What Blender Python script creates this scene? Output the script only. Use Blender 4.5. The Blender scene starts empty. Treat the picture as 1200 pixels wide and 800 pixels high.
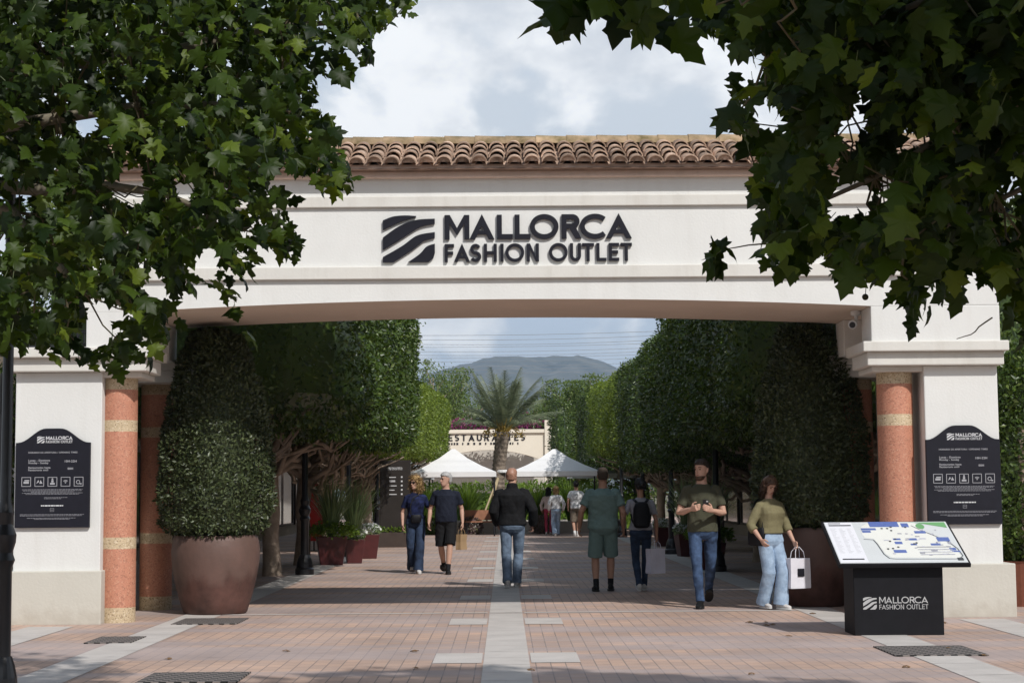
import bpy, bmesh, math, random
import numpy as np
from mathutils import Vector, Matrix, noise

random.seed(7)
RNG = np.random.default_rng(11)
PI = math.pi
rad = math.radians
scene = bpy.context.scene
COL = scene.collection

# ------------------------------------------------------------------ camera
CAM_H = 1.42
FPX = 2000.0                       # focal length in pixels of a 1200 px wide frame
_yaw, _pit, _rol = 10 / FPX, math.atan(178 / FPX), 0.0079
_f = Vector((math.sin(_yaw), math.cos(_yaw), 0)); _r = Vector((math.cos(_yaw), -math.sin(_yaw), 0)); _u = Vector((0, 0, 1))
_f2 = _f * math.cos(_pit) + _u * math.sin(_pit); _u2 = _u * math.cos(_pit) - _f * math.sin(_pit)
_r3 = _r * math.cos(_rol) - _u2 * math.sin(_rol); _u3 = _u2 * math.cos(_rol) + _r * math.sin(_rol)
CAMP = Vector((0, 0, CAM_H))
cd = bpy.data.cameras.new('camera'); cam = bpy.data.objects.new('camera', cd); COL.objects.link(cam)
cd.sensor_width = 36; cd.lens = FPX / 1200 * 36; cd.clip_start = 0.1; cd.clip_end = 30000
M3 = Matrix((_r3, _u3, -_f2)).transposed()
cam.matrix_world = Matrix.Translation(CAMP) @ M3.to_4x4()
scene.camera = cam

def at(x, y, d):
    """point at distance d (world Y) seen at photograph pixel (x, y)"""
    v = _f2 * FPX + _r3 * (x - 600) + _u3 * (400 - y)
    return CAMP + v * (d / v.y)
def gnd(x, y, z=0.0):
    v = _f2 * FPX + _r3 * (x - 600) + _u3 * (400 - y)
    return CAMP + v * ((z - CAM_H) / v.z)
def proj(P):
    """numpy Nx3 -> pixel x, y, depth"""
    q = np.asarray(P, float) - np.array(CAMP)
    z = q @ np.array(_f2)
    zz = np.where(np.abs(z) < 1e-4, 1e-4, z)
    return 600 + FPX * (q @ np.array(_r3)) / zz, 400 - FPX * (q @ np.array(_u3)) / zz, z

# ------------------------------------------------------------------ world, sun, exposure
TO_SUN = Vector((0.58, -0.95, 1.0)).normalized()
SUN_EL = math.asin(TO_SUN.z); SUN_ROT = math.atan2(TO_SUN.x, TO_SUN.y)
SUN_STRENGTH = 3.9
SKY_STRENGTH = 0.090
EXPOSURE = 0.0
world = bpy.data.worlds.new('World'); scene.world = world; world.use_nodes = True

def build_world():
    nt = world.node_tree; N = nt.nodes; L = nt.links; N.clear()
    out = N.new('ShaderNodeOutputWorld'); bg = N.new('ShaderNodeBackground'); L.new(bg.outputs[0], out.inputs[0])
    sky = N.new('ShaderNodeTexSky'); sky.sky_type = 'NISHITA'; sky.sun_disc = False
    sky.sun_elevation = SUN_EL; sky.sun_rotation = SUN_ROT; sky.air_density = 1.0; sky.dust_density = 1.2; sky.ozone_density = 1.2
    tc = N.new('ShaderNodeTexCoord'); sep = N.new('ShaderNodeSeparateXYZ'); L.new(tc.outputs['Generated'], sep.inputs[0])
    def math_(op, a, b=None, v=None):
        m = N.new('ShaderNodeMath'); m.operation = op
        if hasattr(a, 'links') or hasattr(a, 'is_linked'): L.new(a, m.inputs[0])
        else: m.inputs[0].default_value = a
        if b is not None:
            if hasattr(b, 'is_linked'): L.new(b, m.inputs[1])
            else: m.inputs[1].default_value = b
        return m.outputs[0]
    # cumulus low in the sky, thinner and bluer overhead
    comb = N.new('ShaderNodeCombineXYZ')
    L.new(math_('MULTIPLY', sep.outputs['X'], 9.0), comb.inputs[0]); L.new(math_('MULTIPLY', sep.outputs['Y'], 2.0), comb.inputs[1]); L.new(math_('MULTIPLY', sep.outputs['Z'], 13.0), comb.inputs[2])
    def noise_(loc, scale, detail, rough, dist=0.0):
        mp = N.new('ShaderNodeMapping'); L.new(comb.outputs[0], mp.inputs[0]); mp.inputs['Location'].default_value = loc
        n = N.new('ShaderNodeTexNoise'); n.inputs['Scale'].default_value = scale; n.inputs['Detail'].default_value = detail; n.inputs['Roughness'].default_value = rough; n.inputs['Distortion'].default_value = dist
        L.new(mp.outputs[0], n.inputs['Vector']); return n.outputs['Fac']
    def maprange(x, a, b_, c, d):
        m = N.new('ShaderNodeMapRange'); m.interpolation_type = 'SMOOTHSTEP'; L.new(x, m.inputs[0])
        for k, v in zip(('From Min', 'From Max', 'To Min', 'To Max'), (a, b_, c, d)): m.inputs[k].default_value = v
        return m.outputs[0]
    def mixc(f, a, b_):
        m = N.new('ShaderNodeMix'); m.data_type = 'RGBA'
        if hasattr(f, 'is_linked'): L.new(f, m.inputs['Factor'])
        else: m.inputs['Factor'].default_value = f
        for k, v in (('A', a), ('B', b_)):
            if hasattr(v, 'is_linked'): L.new(v, m.inputs[k])
            else: m.inputs[k].default_value = v
        return m.outputs['Result']
    low = maprange(sep.outputs['Z'], 0.30, 0.62, 1.0, 0.16)              # how much cloud at this height
    big = noise_(CLOUD_LOC, 0.85, 10, 0.50, 0.15)
    cum = math_('MULTIPLY', maprange(big, CLOUD_T0, CLOUD_T0 + 0.075, 0.0, 1.0), low)
    shade = noise_((CLOUD_LOC[0] + .1, CLOUD_LOC[1], CLOUD_LOC[2] - .35), 1.15, 8, 0.55)
    ccol = mixc(maprange(shade, 0.40, 0.62, 0.0, 1.0), (11.6, 11.8, 12.0, 1), (7.8, 8.3, 9.0, 1))
    thin = math_('MULTIPLY', maprange(noise_((3.3, 1.0, 9.2), 0.5, 7, 0.6, 0.4), 0.36, 0.60, 0.30, 0.72), low)
    base = mixc(thin, mixc(low, sky.outputs[0], (5.4, 6.7, 8.5, 1)), (8.2, 8.7, 9.2, 1))
    L.new(mixc(cum, base, ccol), bg.inputs[0]); bg.inputs[1].default_value = SKY_STRENGTH
CLOUD_LOC = (12.42, 0.0, 4.7); CLOUD_T0 = 0.452
build_world()
sd = bpy.data.lights.new('sun', 'SUN'); sun = bpy.data.objects.new('sun', sd); COL.objects.link(sun)
sd.energy = SUN_STRENGTH; sd.angle = rad(0.9); sd.color = (1.0, 0.972, 0.938)
sun.rotation_mode = 'QUATERNION'; sun.rotation_quaternion = TO_SUN.to_track_quat('Z', 'Y'); sun.location = (12, -8, 30)
vs = scene.view_settings; vs.view_transform = 'Standard'; vs.look = 'None'; vs.exposure = EXPOSURE; vs.gamma = 1.0; vs.use_curve_mapping = False
scene.cycles.max_bounces = 7; scene.cycles.transparent_max_bounces = 4; scene.cycles.use_denoising = True
scene.cycles.caustics_reflective = False; scene.cycles.caustics_refractive = False

# ------------------------------------------------------------------ helpers
class MB:
    def __init__(s): s.v = []; s.f = []; s.m = []; s.mi = 0
    def vert(s, p): s.v.append(tuple(p)); return len(s.v) - 1
    def face(s, idx): s.f.append(tuple(idx)); s.m.append(s.mi)
    def box(s, x0, x1, y0, y1, z0, z1):
        b = len(s.v)
        for z in (z0, z1):
            for x, y in ((x0, y0), (x1, y0), (x1, y1), (x0, y1)): s.v.append((x, y, z))
        for q in ((3, 2, 1, 0), (4, 5, 6, 7), (0, 1, 5, 4), (1, 2, 6, 5), (2, 3, 7, 6), (3, 0, 4, 7)): s.face([b + i for i in q])
    def obox(s, c, ax, ay, az):
        """oriented box: centre, three half-extent vectors"""
        b = len(s.v); c = Vector(c); ax, ay, az = Vector(ax), Vector(ay), Vector(az)
        for k in (-1, 1):
            for i, j in ((-1, -1), (1, -1), (1, 1), (-1, 1)): s.v.append(tuple(c + ax * i + ay * j + az * k))
        for q in ((3, 2, 1, 0), (4, 5, 6, 7), (0, 1, 5, 4), (1, 2, 6, 5), (2, 3, 7, 6), (3, 0, 4, 7)): s.face([b + i for i in q])
    def rings(s, rings, cap0=True, cap1=True, closed=True):
        n = len(rings[0]); b = len(s.v)
        for r in rings: s.v.extend(tuple(p) for p in r)
        for i in range(len(rings) - 1):
            for j in range(n if closed else n - 1):
                k = (j + 1) % n
                s.face((b + i * n + j, b + i * n + k, b + (i + 1) * n + k, b + (i + 1) * n + j))
        if cap0: s.face([b + j for j in reversed(range(n))])
        if cap1: e = b + (len(rings) - 1) * n; s.face([e + j for j in range(n)])
    def lathe(s, prof, c=(0, 0, 0), n=24, cap0=True, cap1=True):
        s.rings([[(c[0] + r * math.cos(2 * PI * j / n), c[1] + r * math.sin(2 * PI * j / n), c[2] + z) for j in range(n)] for r, z in prof], cap0, cap1)
    def tube(s, pts, rr, n=8, flat=1.0, up=None):
        """tapered tube through points"""
        pts = [Vector(p) for p in pts]; m = len(pts)
        if not hasattr(rr, '__len__'): rr = [rr] * m
        rings = []; prev = None
        for i, p in enumerate(pts):
            t = (pts[min(i + 1, m - 1)] - pts[max(i - 1, 0)])
            if t.length < 1e-7: t = Vector((0, 0, 1))
            t.normalize()
            a = Vector(up) if up is not None else (prev if prev is not None else (Vector((1, 0, 0)) if abs(t.x) < 0.8 else Vector((0, 1, 0))))
            a = (a - t * a.dot(t))
            if a.length < 1e-6: a = t.orthogonal()
            a.normalize(); b = t.cross(a); prev = a
            r = rr[i]; rx, ry = (r if hasattr(r, '__len__') else (r, r * flat))
            rings.append([p + a * (rx * math.cos(2 * PI * j / n)) + b * (ry * math.sin(2 * PI * j / n)) for j in range(n)])
        s.rings(rings)
    def ball(s, c, rx, ry=None, rz=None, n=12, m=7):
        ry = ry or rx; rz = rz or rx
        R = []
        for i in range(1, m):
            a = -PI / 2 + PI * i / m
            R.append([(c[0] + rx * math.cos(a) * math.cos(2 * PI * j / n), c[1] + ry * math.cos(a) * math.sin(2 * PI * j / n), c[2] + rz * math.sin(a)) for j in range(n)])
        b = len(s.v); s.rings(R, False, False)
        lo = s.vert((c[0], c[1], c[2] - rz)); hi = s.vert((c[0], c[1], c[2] + rz)); e = b + (m - 2) * n
        for j in range(n):
            k = (j + 1) % n; s.face((lo, b + k, b + j)); s.face((hi, e + j, e + k))
    def prism(s, outline, y0, y1):
        """outline of (x, z), extruded along y"""
        n = len(outline); b = len(s.v)
        for y in (y0, y1): s.v.extend((x, y, z) for x, z in outline)
        s.face(range(b, b + n)); s.face(reversed(range(b + n, b + 2 * n)))
        for i in range(n):
            j = (i + 1) % n; s.face((b + j, b + i, b + n + i, b + n + j))
    def build(s, name, mat, parent=None, smooth=False, world=False, bevel=0, label=None):
        me = bpy.data.meshes.new(name); me.from_pydata(s.v, [], s.f)
        mats = mat if isinstance(mat, (list, tuple)) else [mat]
        for m in mats: me.materials.append(m)
        if len(mats) > 1: me.polygons.foreach_set('material_index', s.m)
        bm = bmesh.new(); bm.from_mesh(me); bmesh.ops.recalc_face_normals(bm, faces=bm.faces); bm.to_mesh(me); bm.free()
        if smooth: me.polygons.foreach_set('use_smooth', [True] * len(me.polygons))
        me.update()
        return link(name, me, parent, world, bevel, smooth, label)

def link(name, me, parent=None, world=False, bevel=0, smooth=False, label=None):
    o = bpy.data.objects.new(name, me); COL.objects.link(o)
    if parent is not None:
        o.parent = parent
        if world: o.location = -root_loc(parent)
    if bevel:
        b = o.modifiers.new('bevel', 'BEVEL'); b.width = bevel; b.segments = 2; b.limit_method = 'ANGLE'; b.angle_limit = rad(40)
    if smooth == 'auto':
        pass
    if label: o['label'] = label
    return o
def root_loc(p):
    v = Vector(p.location)
    q = p
    while q.parent is not None: q = q.parent; v = v + Vector(q.location)
    return v
def tag(o, label, cat, group=None):
    o['label'] = label; o['category'] = cat
    if group: o['group'] = group
    return o
def thing(name, label, cat, loc=(0, 0, 0), rotz=0, group=None):
    o = bpy.data.objects.new(name, None); COL.objects.link(o); o.location = loc; o.rotation_euler = (0, 0, rotz); o.empty_display_size = 0.2
    return tag(o, label, cat, group)
def structure(o): o['kind'] = 'structure'; return o
def children(o): return [c for c in bpy.data.objects if c.parent == o]
def dup(root, loc, rotz=0, label=None, scale=None):
    def cp(o, parent):
        c = o.copy(); COL.objects.link(c)
        if parent is not None: c.parent = parent
        for ch in children(o): cp(ch, c)
        return c
    kids = children(root)
    r = root.copy(); COL.objects.link(r); r.location = loc; r.rotation_euler = (0, 0, rotz)
    if scale: r.scale = scale
    for ch in kids: cp(ch, r)
    if label: r['label'] = label
    return r

def smooth_auto(o, ang=40):
    for p in o.data.polygons: p.use_smooth = True
    try: o.data.set_sharp_from_angle(angle=rad(ang))
    except Exception: pass
    return o

# ------------------------------------------------------------------ materials
def nodes_of(m):
    m.use_nodes = True; nt = m.node_tree; return nt, nt.nodes, nt.links, nt.nodes['Principled BSDF']
def pm(name, col, rough=0.7, var=0.12, scale=4.0, bump=0.0, bscale=60.0, metallic=0.0, spec=0.4, tint=None, coat=0.0, island=0.0):
    """procedural principled material: base colour broken up by two noises, fine bump"""
    m = bpy.data.materials.new(name); nt, N, L, P = nodes_of(m)
    P.inputs['Roughness'].default_value = rough; P.inputs['Metallic'].default_value = metallic
    P.inputs['Specular IOR Level'].default_value = spec; P.inputs['Coat Weight'].default_value = coat
    tc = N.new('ShaderNodeTexCoord')
    n1 = N.new('ShaderNodeTexNoise'); n1.inputs['Scale'].default_value = scale; n1.inputs['Detail'].default_value = 6; n1.inputs['Roughness'].default_value = 0.6
    L.new(tc.outputs['Object'], n1.inputs['Vector'])
    rp = N.new('ShaderNodeValToRGB'); rp.color_ramp.elements[0].position = 0.3; rp.color_ramp.elements[1].position = 0.7
    t = tint or col
    rp.color_ramp.elements[0].color = tuple(min(1, c * (1 - var)) for c in t) + (1,)
    rp.color_ramp.elements[1].color = tuple(min(1, c * (1 + var)) for c in col) + (1,)
    L.new(n1.outputs['Fac'], rp.inputs[0]); last = rp.outputs[0]
    if island:
        g = N.new('ShaderNodeNewGeometry'); hs = N.new('ShaderNodeHueSaturation')
        mr = N.new('ShaderNodeMapRange'); mr.inputs['To Min'].default_value = 1 - island; mr.inputs['To Max'].default_value = 1 + island
        L.new(g.outputs['Random Per Island'], mr.inputs['Value']); L.new(mr.outputs[0], hs.inputs['Value']); L.new(last, hs.inputs['Color']); last = hs.outputs[0]
    L.new(last, P.inputs['Base Color'])
    if bump:
        n2 = N.new('ShaderNodeTexNoise'); n2.inputs['Scale'].default_value = bscale; n2.inputs['Detail'].default_value = 5
        L.new(tc.outputs['Object'], n2.inputs['Vector'])
        b = N.new('ShaderNodeBump'); b.inputs['Strength'].default_value = bump; b.inputs['Distance'].default_value = 0.02
        L.new(n2.outputs['Fac'], b.inputs['Height']); L.new(b.outputs[0], P.inputs['Normal'])
    return m
def leaf_mat(name, dark, light, trans=0.3, rough=0.45, spec=0.4, fresh=None):
    m = bpy.data.materials.new(name); nt, N, L, P = nodes_of(m)
    g = N.new('ShaderNodeNewGeometry'); rp = N.new('ShaderNodeValToRGB')
    rp.color_ramp.elements[0].color = (*dark, 1); rp.color_ramp.elements[1].color = (*light, 1)
    if fresh: rp.color_ramp.elements[1].position = .84; rp.color_ramp.elements.new(.97).color = (*fresh, 1)
    L.new(g.outputs['Random Per Island'], rp.inputs[0])
    tc = N.new('ShaderNodeTexCoord'); n1 = N.new('ShaderNodeTexNoise'); n1.inputs['Scale'].default_value = 2.0; n1.inputs['Detail'].default_value = 3
    L.new(tc.outputs['Object'], n1.inputs['Vector'])
    hs = N.new('ShaderNodeHueSaturation'); mr = N.new('ShaderNodeMapRange'); mr.inputs['From Min'].default_value = 0.3; mr.inputs['From Max'].default_value = 0.7
    mr.inputs['To Min'].default_value = 0.75; mr.inputs['To Max'].default_value = 1.25
    L.new(n1.outputs['Fac'], mr.inputs[0]); L.new(mr.outputs[0], hs.inputs['Value']); L.new(rp.outputs[0], hs.inputs['Color'])
    L.new(hs.outputs[0], P.inputs['Base Color']); P.inputs['Roughness'].default_value = rough; P.inputs['Specular IOR Level'].default_value = spec
    tr = N.new('ShaderNodeBsdfTranslucent'); hs2 = N.new('ShaderNodeHueSaturation'); hs2.inputs['Hue'].default_value = 0.485; hs2.inputs['Saturation'].default_value = 1.15; hs2.inputs['Value'].default_value = 1.5
    L.new(hs.outputs[0], hs2.inputs['Color']); L.new(hs2.outputs[0], tr.inputs['Color'])
    mx = N.new('ShaderNodeMixShader'); mx.inputs[0].default_value = trans
    out = N['Material Output']; L.new(P.outputs[0], mx.inputs[1]); L.new(tr.outputs[0], mx.inputs[2]); L.new(mx.outputs[0], out.inputs['Surface'])
    return m

M = {}
M['plaster'] = pm('cream_plaster', (0.69, 0.685, 0.655), 0.85, 0.035, 1.3, 0.12, 35, spec=0.2)
def weather(m, amount=.10, base=.14):
    nt = m.node_tree; N = nt.nodes; L = nt.links; P = N['Principled BSDF']; src = P.inputs['Base Color'].links[0].from_socket
    tc = N.new('ShaderNodeTexCoord'); mp = N.new('ShaderNodeMapping'); mp.inputs['Scale'].default_value = (5, 5, .45); L.new(tc.outputs['Object'], mp.inputs[0])
    n = N.new('ShaderNodeTexNoise'); n.inputs['Scale'].default_value = 1; n.inputs['Detail'].default_value = 6; n.inputs['Roughness'].default_value = .65; L.new(mp.outputs[0], n.inputs['Vector'])
    r = N.new('ShaderNodeMapRange'); r.inputs['From Min'].default_value = .50; r.inputs['From Max'].default_value = .74; r.inputs['To Max'].default_value = amount; L.new(n.outputs['Fac'], r.inputs[0])
    sp = N.new('ShaderNodeSeparateXYZ'); L.new(tc.outputs['Object'], sp.inputs[0]); n2 = N.new('ShaderNodeTexNoise'); n2.inputs['Scale'].default_value = 7; n2.inputs['Detail'].default_value = 5; L.new(tc.outputs['Object'], n2.inputs['Vector'])
    a = N.new('ShaderNodeMath'); a.operation = 'MULTIPLY_ADD'; a.inputs[1].default_value = .5; L.new(n2.outputs['Fac'], a.inputs[0]); L.new(sp.outputs['Z'], a.inputs[2])
    r2 = N.new('ShaderNodeMapRange'); r2.inputs['From Min'].default_value = .22; r2.inputs['From Max'].default_value = .46; r2.inputs['To Min'].default_value = base; r2.inputs['To Max'].default_value = 0; L.new(a.outputs[0], r2.inputs[0])
    ad = N.new('ShaderNodeMath'); ad.operation = 'ADD'; L.new(r.outputs[0], ad.inputs[0]); L.new(r2.outputs[0], ad.inputs[1])
    mx = N.new('ShaderNodeMix'); mx.data_type = 'RGBA'; L.new(ad.outputs[0], mx.inputs['Factor']); L.new(src, mx.inputs['A']); mx.inputs['B'].default_value = (.30, .25, .19, 1); L.new(mx.outputs['Result'], P.inputs['Base Color'])
weather(M['plaster'])
M['plaster_trim'] = pm('cream_trim', (0.64, 0.62, 0.57), 0.8, 0.04, 2.0, 0.08, 40, spec=0.2)
M['plaster_base'] = pm('grey_plinth_plaster', (0.54, 0.515, 0.45), 0.85, 0.05, 1.6, 0.15, 30, spec=0.2)
weather(M['plaster_trim'], .22); weather(M['plaster_base'], .12, .35)
M['cornice'] = pm('pinkish_cornice', (0.66, 0.52, 0.44), 0.8, 0.08, 2.5, 0.1, 40, spec=0.2)
weather(M['cornice'], .3)
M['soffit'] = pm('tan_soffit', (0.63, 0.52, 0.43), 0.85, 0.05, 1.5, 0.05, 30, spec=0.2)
M['black_metal'] = pm('black_metal', (0.012, 0.012, 0.014), 0.32, 0.2, 8, 0.05, 90, spec=0.5)
M['black_matte'] = pm('black_matte', (0.008, 0.008, 0.010), 0.55, 0.2, 8, spec=0.18)
M['sign_letter'] = pm('dark_letter', (0.011, 0.011, 0.017), 0.5, 0.15, 8, spec=0.22)
M['silver'] = pm('silver_letter', (0.42, 0.42, 0.42), 0.5, 0.08, 8)
M['mid_print'] = pm('mid_print', (0.36, 0.36, 0.38), 0.6, 0.04, 8)
M['white_print'] = pm('white_print', (0.56, 0.56, 0.57), 0.6, 0.04, 8)
M['faint_print'] = pm('faint_print', (0.22, 0.22, 0.24), 0.6, 0.04, 8)
M['white_plastic'] = pm('white_plastic', (0.75, 0.75, 0.74), 0.4, 0.04, 8)
M['pot'] = pm('brown_glazed_clay', (0.105, 0.052, 0.042), 0.55, 0.35, 3.2, 0.2, 14, spec=0.3, tint=(0.066, 0.034, 0.027))
def glaze_mat():
    m = M['pot']; nt = m.node_tree; N = nt.nodes; L = nt.links; P = N['Principled BSDF']; src = P.inputs['Base Color'].links[0].from_socket
    tc = N.new('ShaderNodeTexCoord'); sp = N.new('ShaderNodeSeparateXYZ'); L.new(tc.outputs['Object'], sp.inputs[0])
    mp = N.new('ShaderNodeMapping'); mp.inputs['Scale'].default_value = (1, 1, .45); L.new(tc.outputs['Object'], mp.inputs[0]); n = N.new('ShaderNodeTexNoise'); n.inputs['Scale'].default_value = 5; n.inputs['Detail'].default_value = 6; L.new(mp.outputs[0], n.inputs['Vector'])
    a = N.new('ShaderNodeMath'); a.operation = 'MULTIPLY_ADD'; a.inputs[1].default_value = .55; L.new(n.outputs['Fac'], a.inputs[0]); L.new(sp.outputs['Z'], a.inputs[2])
    r = N.new('ShaderNodeMapRange'); r.interpolation_type = 'SMOOTHSTEP'; r.inputs['From Min'].default_value = .62; r.inputs['From Max'].default_value = .80; L.new(a.outputs[0], r.inputs[0])
    f = N.new('ShaderNodeMath'); f.operation = 'MULTIPLY'; f.inputs[1].default_value = .6; L.new(r.outputs[0], f.inputs[0])
    mx = N.new('ShaderNodeMix'); mx.data_type = 'RGBA'; L.new(f.outputs[0], mx.inputs['Factor']); L.new(src, mx.inputs['A']); mx.inputs['B'].default_value = (.150, .098, .080, 1); L.new(mx.outputs['Result'], P.inputs['Base Color'])
glaze_mat()
M['red_pot'] = pm('dark_red_pot', (0.075, 0.018, 0.018), 0.4, 0.2, 6, spec=0.4)
M['orange_pot'] = pm('rust_planter', (0.18, 0.06, 0.035), 0.6, 0.2, 6)
M['bark'] = pm('ficus_bark', (0.34, 0.27, 0.21), 0.9, 0.28, 6, 0.5, 25, spec=0.15)
M['plane_bark'] = pm('plane_bark', (0.17, 0.15, 0.11), 0.9, 0.4, 7, 0.5, 20, spec=0.15)
M['twig'] = pm('twig_bark', (0.10, 0.085, 0.05), 0.85, 0.3, 10, spec=0.2)
M['palm_bark'] = pm('palm_bark', (0.20, 0.16, 0.125), 0.95, 0.4, 9, 0.8, 18, spec=0.1)
M['soil'] = pm('soil', (0.05, 0.035, 0.025), 0.95, 0.3, 20, 0.5, 60)
M['canvas'] = pm('white_canvas', (0.74, 0.73, 0.72), 0.8, 0.03, 3, 0.1, 12)
M['wood'] = pm('pale_wood', (0.42, 0.33, 0.2), 0.7, 0.15, 6)
M['bench_wood'] = pm('warm_wood', (0.30, 0.14, 0.08), 0.6, 0.2, 6)
M['glass_dark'] = pm('shop_glass', (0.02, 0.022, 0.025), 0.08, 0.3, 1.5, spec=0.5)
M['shop_wall'] = pm('shop_wall', (0.34, 0.28, 0.22), 0.85, 0.06, 1.5, 0.1, 30)
M['shop_dark'] = pm('shop_dark_wood', (0.07, 0.045, 0.032), 0.6, 0.2, 4)
M['tan_wall'] = pm('tan_wall', (0.55, 0.36, 0.20), 0.85, 0.06, 1.5, 0.1, 30)
M['ochre_wall'] = pm('cream_far_wall', (0.72, 0.65, 0.53), 0.85, 0.05, 1.0, 0.1, 30)
M['stone_wall'] = pm('pale_stone', (0.50, 0.47, 0.42), 0.85, 0.06, 3, 0.15, 30)
M['seed'] = pm('seed_ball', (0.03, 0.03, 0.012), 0.9, 0.3, 30, 0.5, 120)
M['dry_leaf'] = pm('dry_leaf', (0.16, 0.09, 0.04), 0.8, 0.3, 20)
M['red_cloth'] = pm('red_panel', (0.35, 0.02, 0.015), 0.6, 0.1, 4)
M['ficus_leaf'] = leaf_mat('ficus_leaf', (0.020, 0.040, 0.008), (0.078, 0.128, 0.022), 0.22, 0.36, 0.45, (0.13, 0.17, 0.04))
M['ficus_sunlit'] = leaf_mat('ficus_sunlit_leaf', (0.085, 0.135, 0.02), (0.215, 0.28, 0.05), 0.32, 0.42, 0.4)  # lighter copy of the ficus leaf; sunlight on farther crowns put into the colour
M['shrub_leaf'] = leaf_mat('shrub_leaf', (0.022, 0.034, 0.012), (0.092, 0.115, 0.046), 0.15, 0.40, 0.45)
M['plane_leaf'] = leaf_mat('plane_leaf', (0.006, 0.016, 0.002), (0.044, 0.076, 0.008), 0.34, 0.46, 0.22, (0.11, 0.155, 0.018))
M['poplar_leaf'] = leaf_mat('poplar_leaf', (0.08, 0.13, 0.035), (0.18, 0.24, 0.075), 0.35, 0.5, 0.3)
M['palm_leaf'] = leaf_mat('palm_leaf', (0.09, 0.115, 0.065), (0.21, 0.235, 0.14), 0.2, 0.5, 0.3)
M['palm_old'] = leaf_mat('palm_stalk', (0.28, 0.20, 0.05), (0.40, 0.26, 0.05), 0.1, 0.6, 0.3)
M['grass_leaf'] = leaf_mat('strap_leaf', (0.10, 0.16, 0.06), (0.26, 0.34, 0.15), 0.25, 0.45, 0.4)
M['stalk'] = pm('green_stalk', (.05, .07, .015), .6, .1, 5)
M['fern_leaf'] = leaf_mat('fern_leaf', (0.08, 0.15, 0.02), (0.20, 0.30, 0.045), 0.3, 0.5, 0.3)
M['white_petal'] = leaf_mat('white_petal', (0.65, 0.66, 0.62), (0.85, 0.85, 0.82), 0.3, 0.6, 0.2)
M['purple_petal'] = leaf_mat('purple_petal', (0.16, 0.03, 0.08), (0.35, 0.07, 0.2), 0.3, 0.6, 0.2)
M['purple_shrub'] = leaf_mat('sage_leaf', (0.11, 0.12, 0.05), (0.26, 0.16, 0.19), 0.2, 0.6, 0.2)

def terrazzo(name, base, fleck, dark, scale=55):
    m = bpy.data.materials.new(name); nt, N, L, P = nodes_of(m); tc = N.new('ShaderNodeTexCoord')
    v = N.new('ShaderNodeTexVoronoi'); v.inputs['Scale'].default_value = scale; L.new(tc.outputs['Object'], v.inputs['Vector'])
    sepc = N.new('ShaderNodeSeparateColor'); L.new(v.outputs['Color'], sepc.inputs[0])
    rp = N.new('ShaderNodeValToRGB'); e = rp.color_ramp.elements; e[0].position = 0.0; e[0].color = (*dark, 1); e[1].position = 1.0; e[1].color = (*fleck, 1)
    a = e.new(0.2); a.color = (*base, 1); b = e.new(0.84); b.color = tuple(min(1, c * 1.12) for c in base) + (1,)
    L.new(sepc.outputs[0], rp.inputs[0])
    n = N.new('ShaderNodeTexNoise'); n.inputs['Scale'].default_value = 3; n.inputs['Detail'].default_value = 5; L.new(tc.outputs['Object'], n.inputs['Vector'])
    mr = N.new('ShaderNodeMapRange'); mr.inputs['To Min'].default_value = 0.86; mr.inputs['To Max'].default_value = 1.12; L.new(n.outputs['Fac'], mr.inputs[0])
    hs = N.new('ShaderNodeHueSaturation'); L.new(rp.outputs[0], hs.inputs['Color']); L.new(mr.outputs[0], hs.inputs['Value']); L.new(hs.outputs[0], P.inputs['Base Color'])
    P.inputs['Roughness'].default_value = 0.6; return m
M['terrazzo'] = terrazzo('orange_terrazzo', (0.46, 0.20, 0.125), (0.54, 0.30, 0.20), (0.33, 0.14, 0.09), 75)
M['terrazzo_band'] = terrazzo('yellow_terrazzo', (0.50, 0.39, 0.25), (0.66, 0.56, 0.41), (0.26, 0.18, 0.10), 75)

def tile_mat():
    m = pm('roof_tile', (0.50, 0.36, 0.27), 0.9, 0.25, 7, 0.4, 40, spec=0.15, tint=(0.30, 0.21, 0.155), island=0.35)
    return m
M['tile'] = tile_mat()
M['ridge'] = pm('mossy_ridge_tile', (0.33, 0.235, 0.15), 0.9, 0.35, 5, 0.4, 40, spec=0.15, tint=(0.20, 0.16, 0.075), island=0.3)
M['tile_pan'] = pm('roof_pan', (0.19, 0.12, 0.085), 0.95, 0.3, 6, 0.3, 40)

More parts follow.
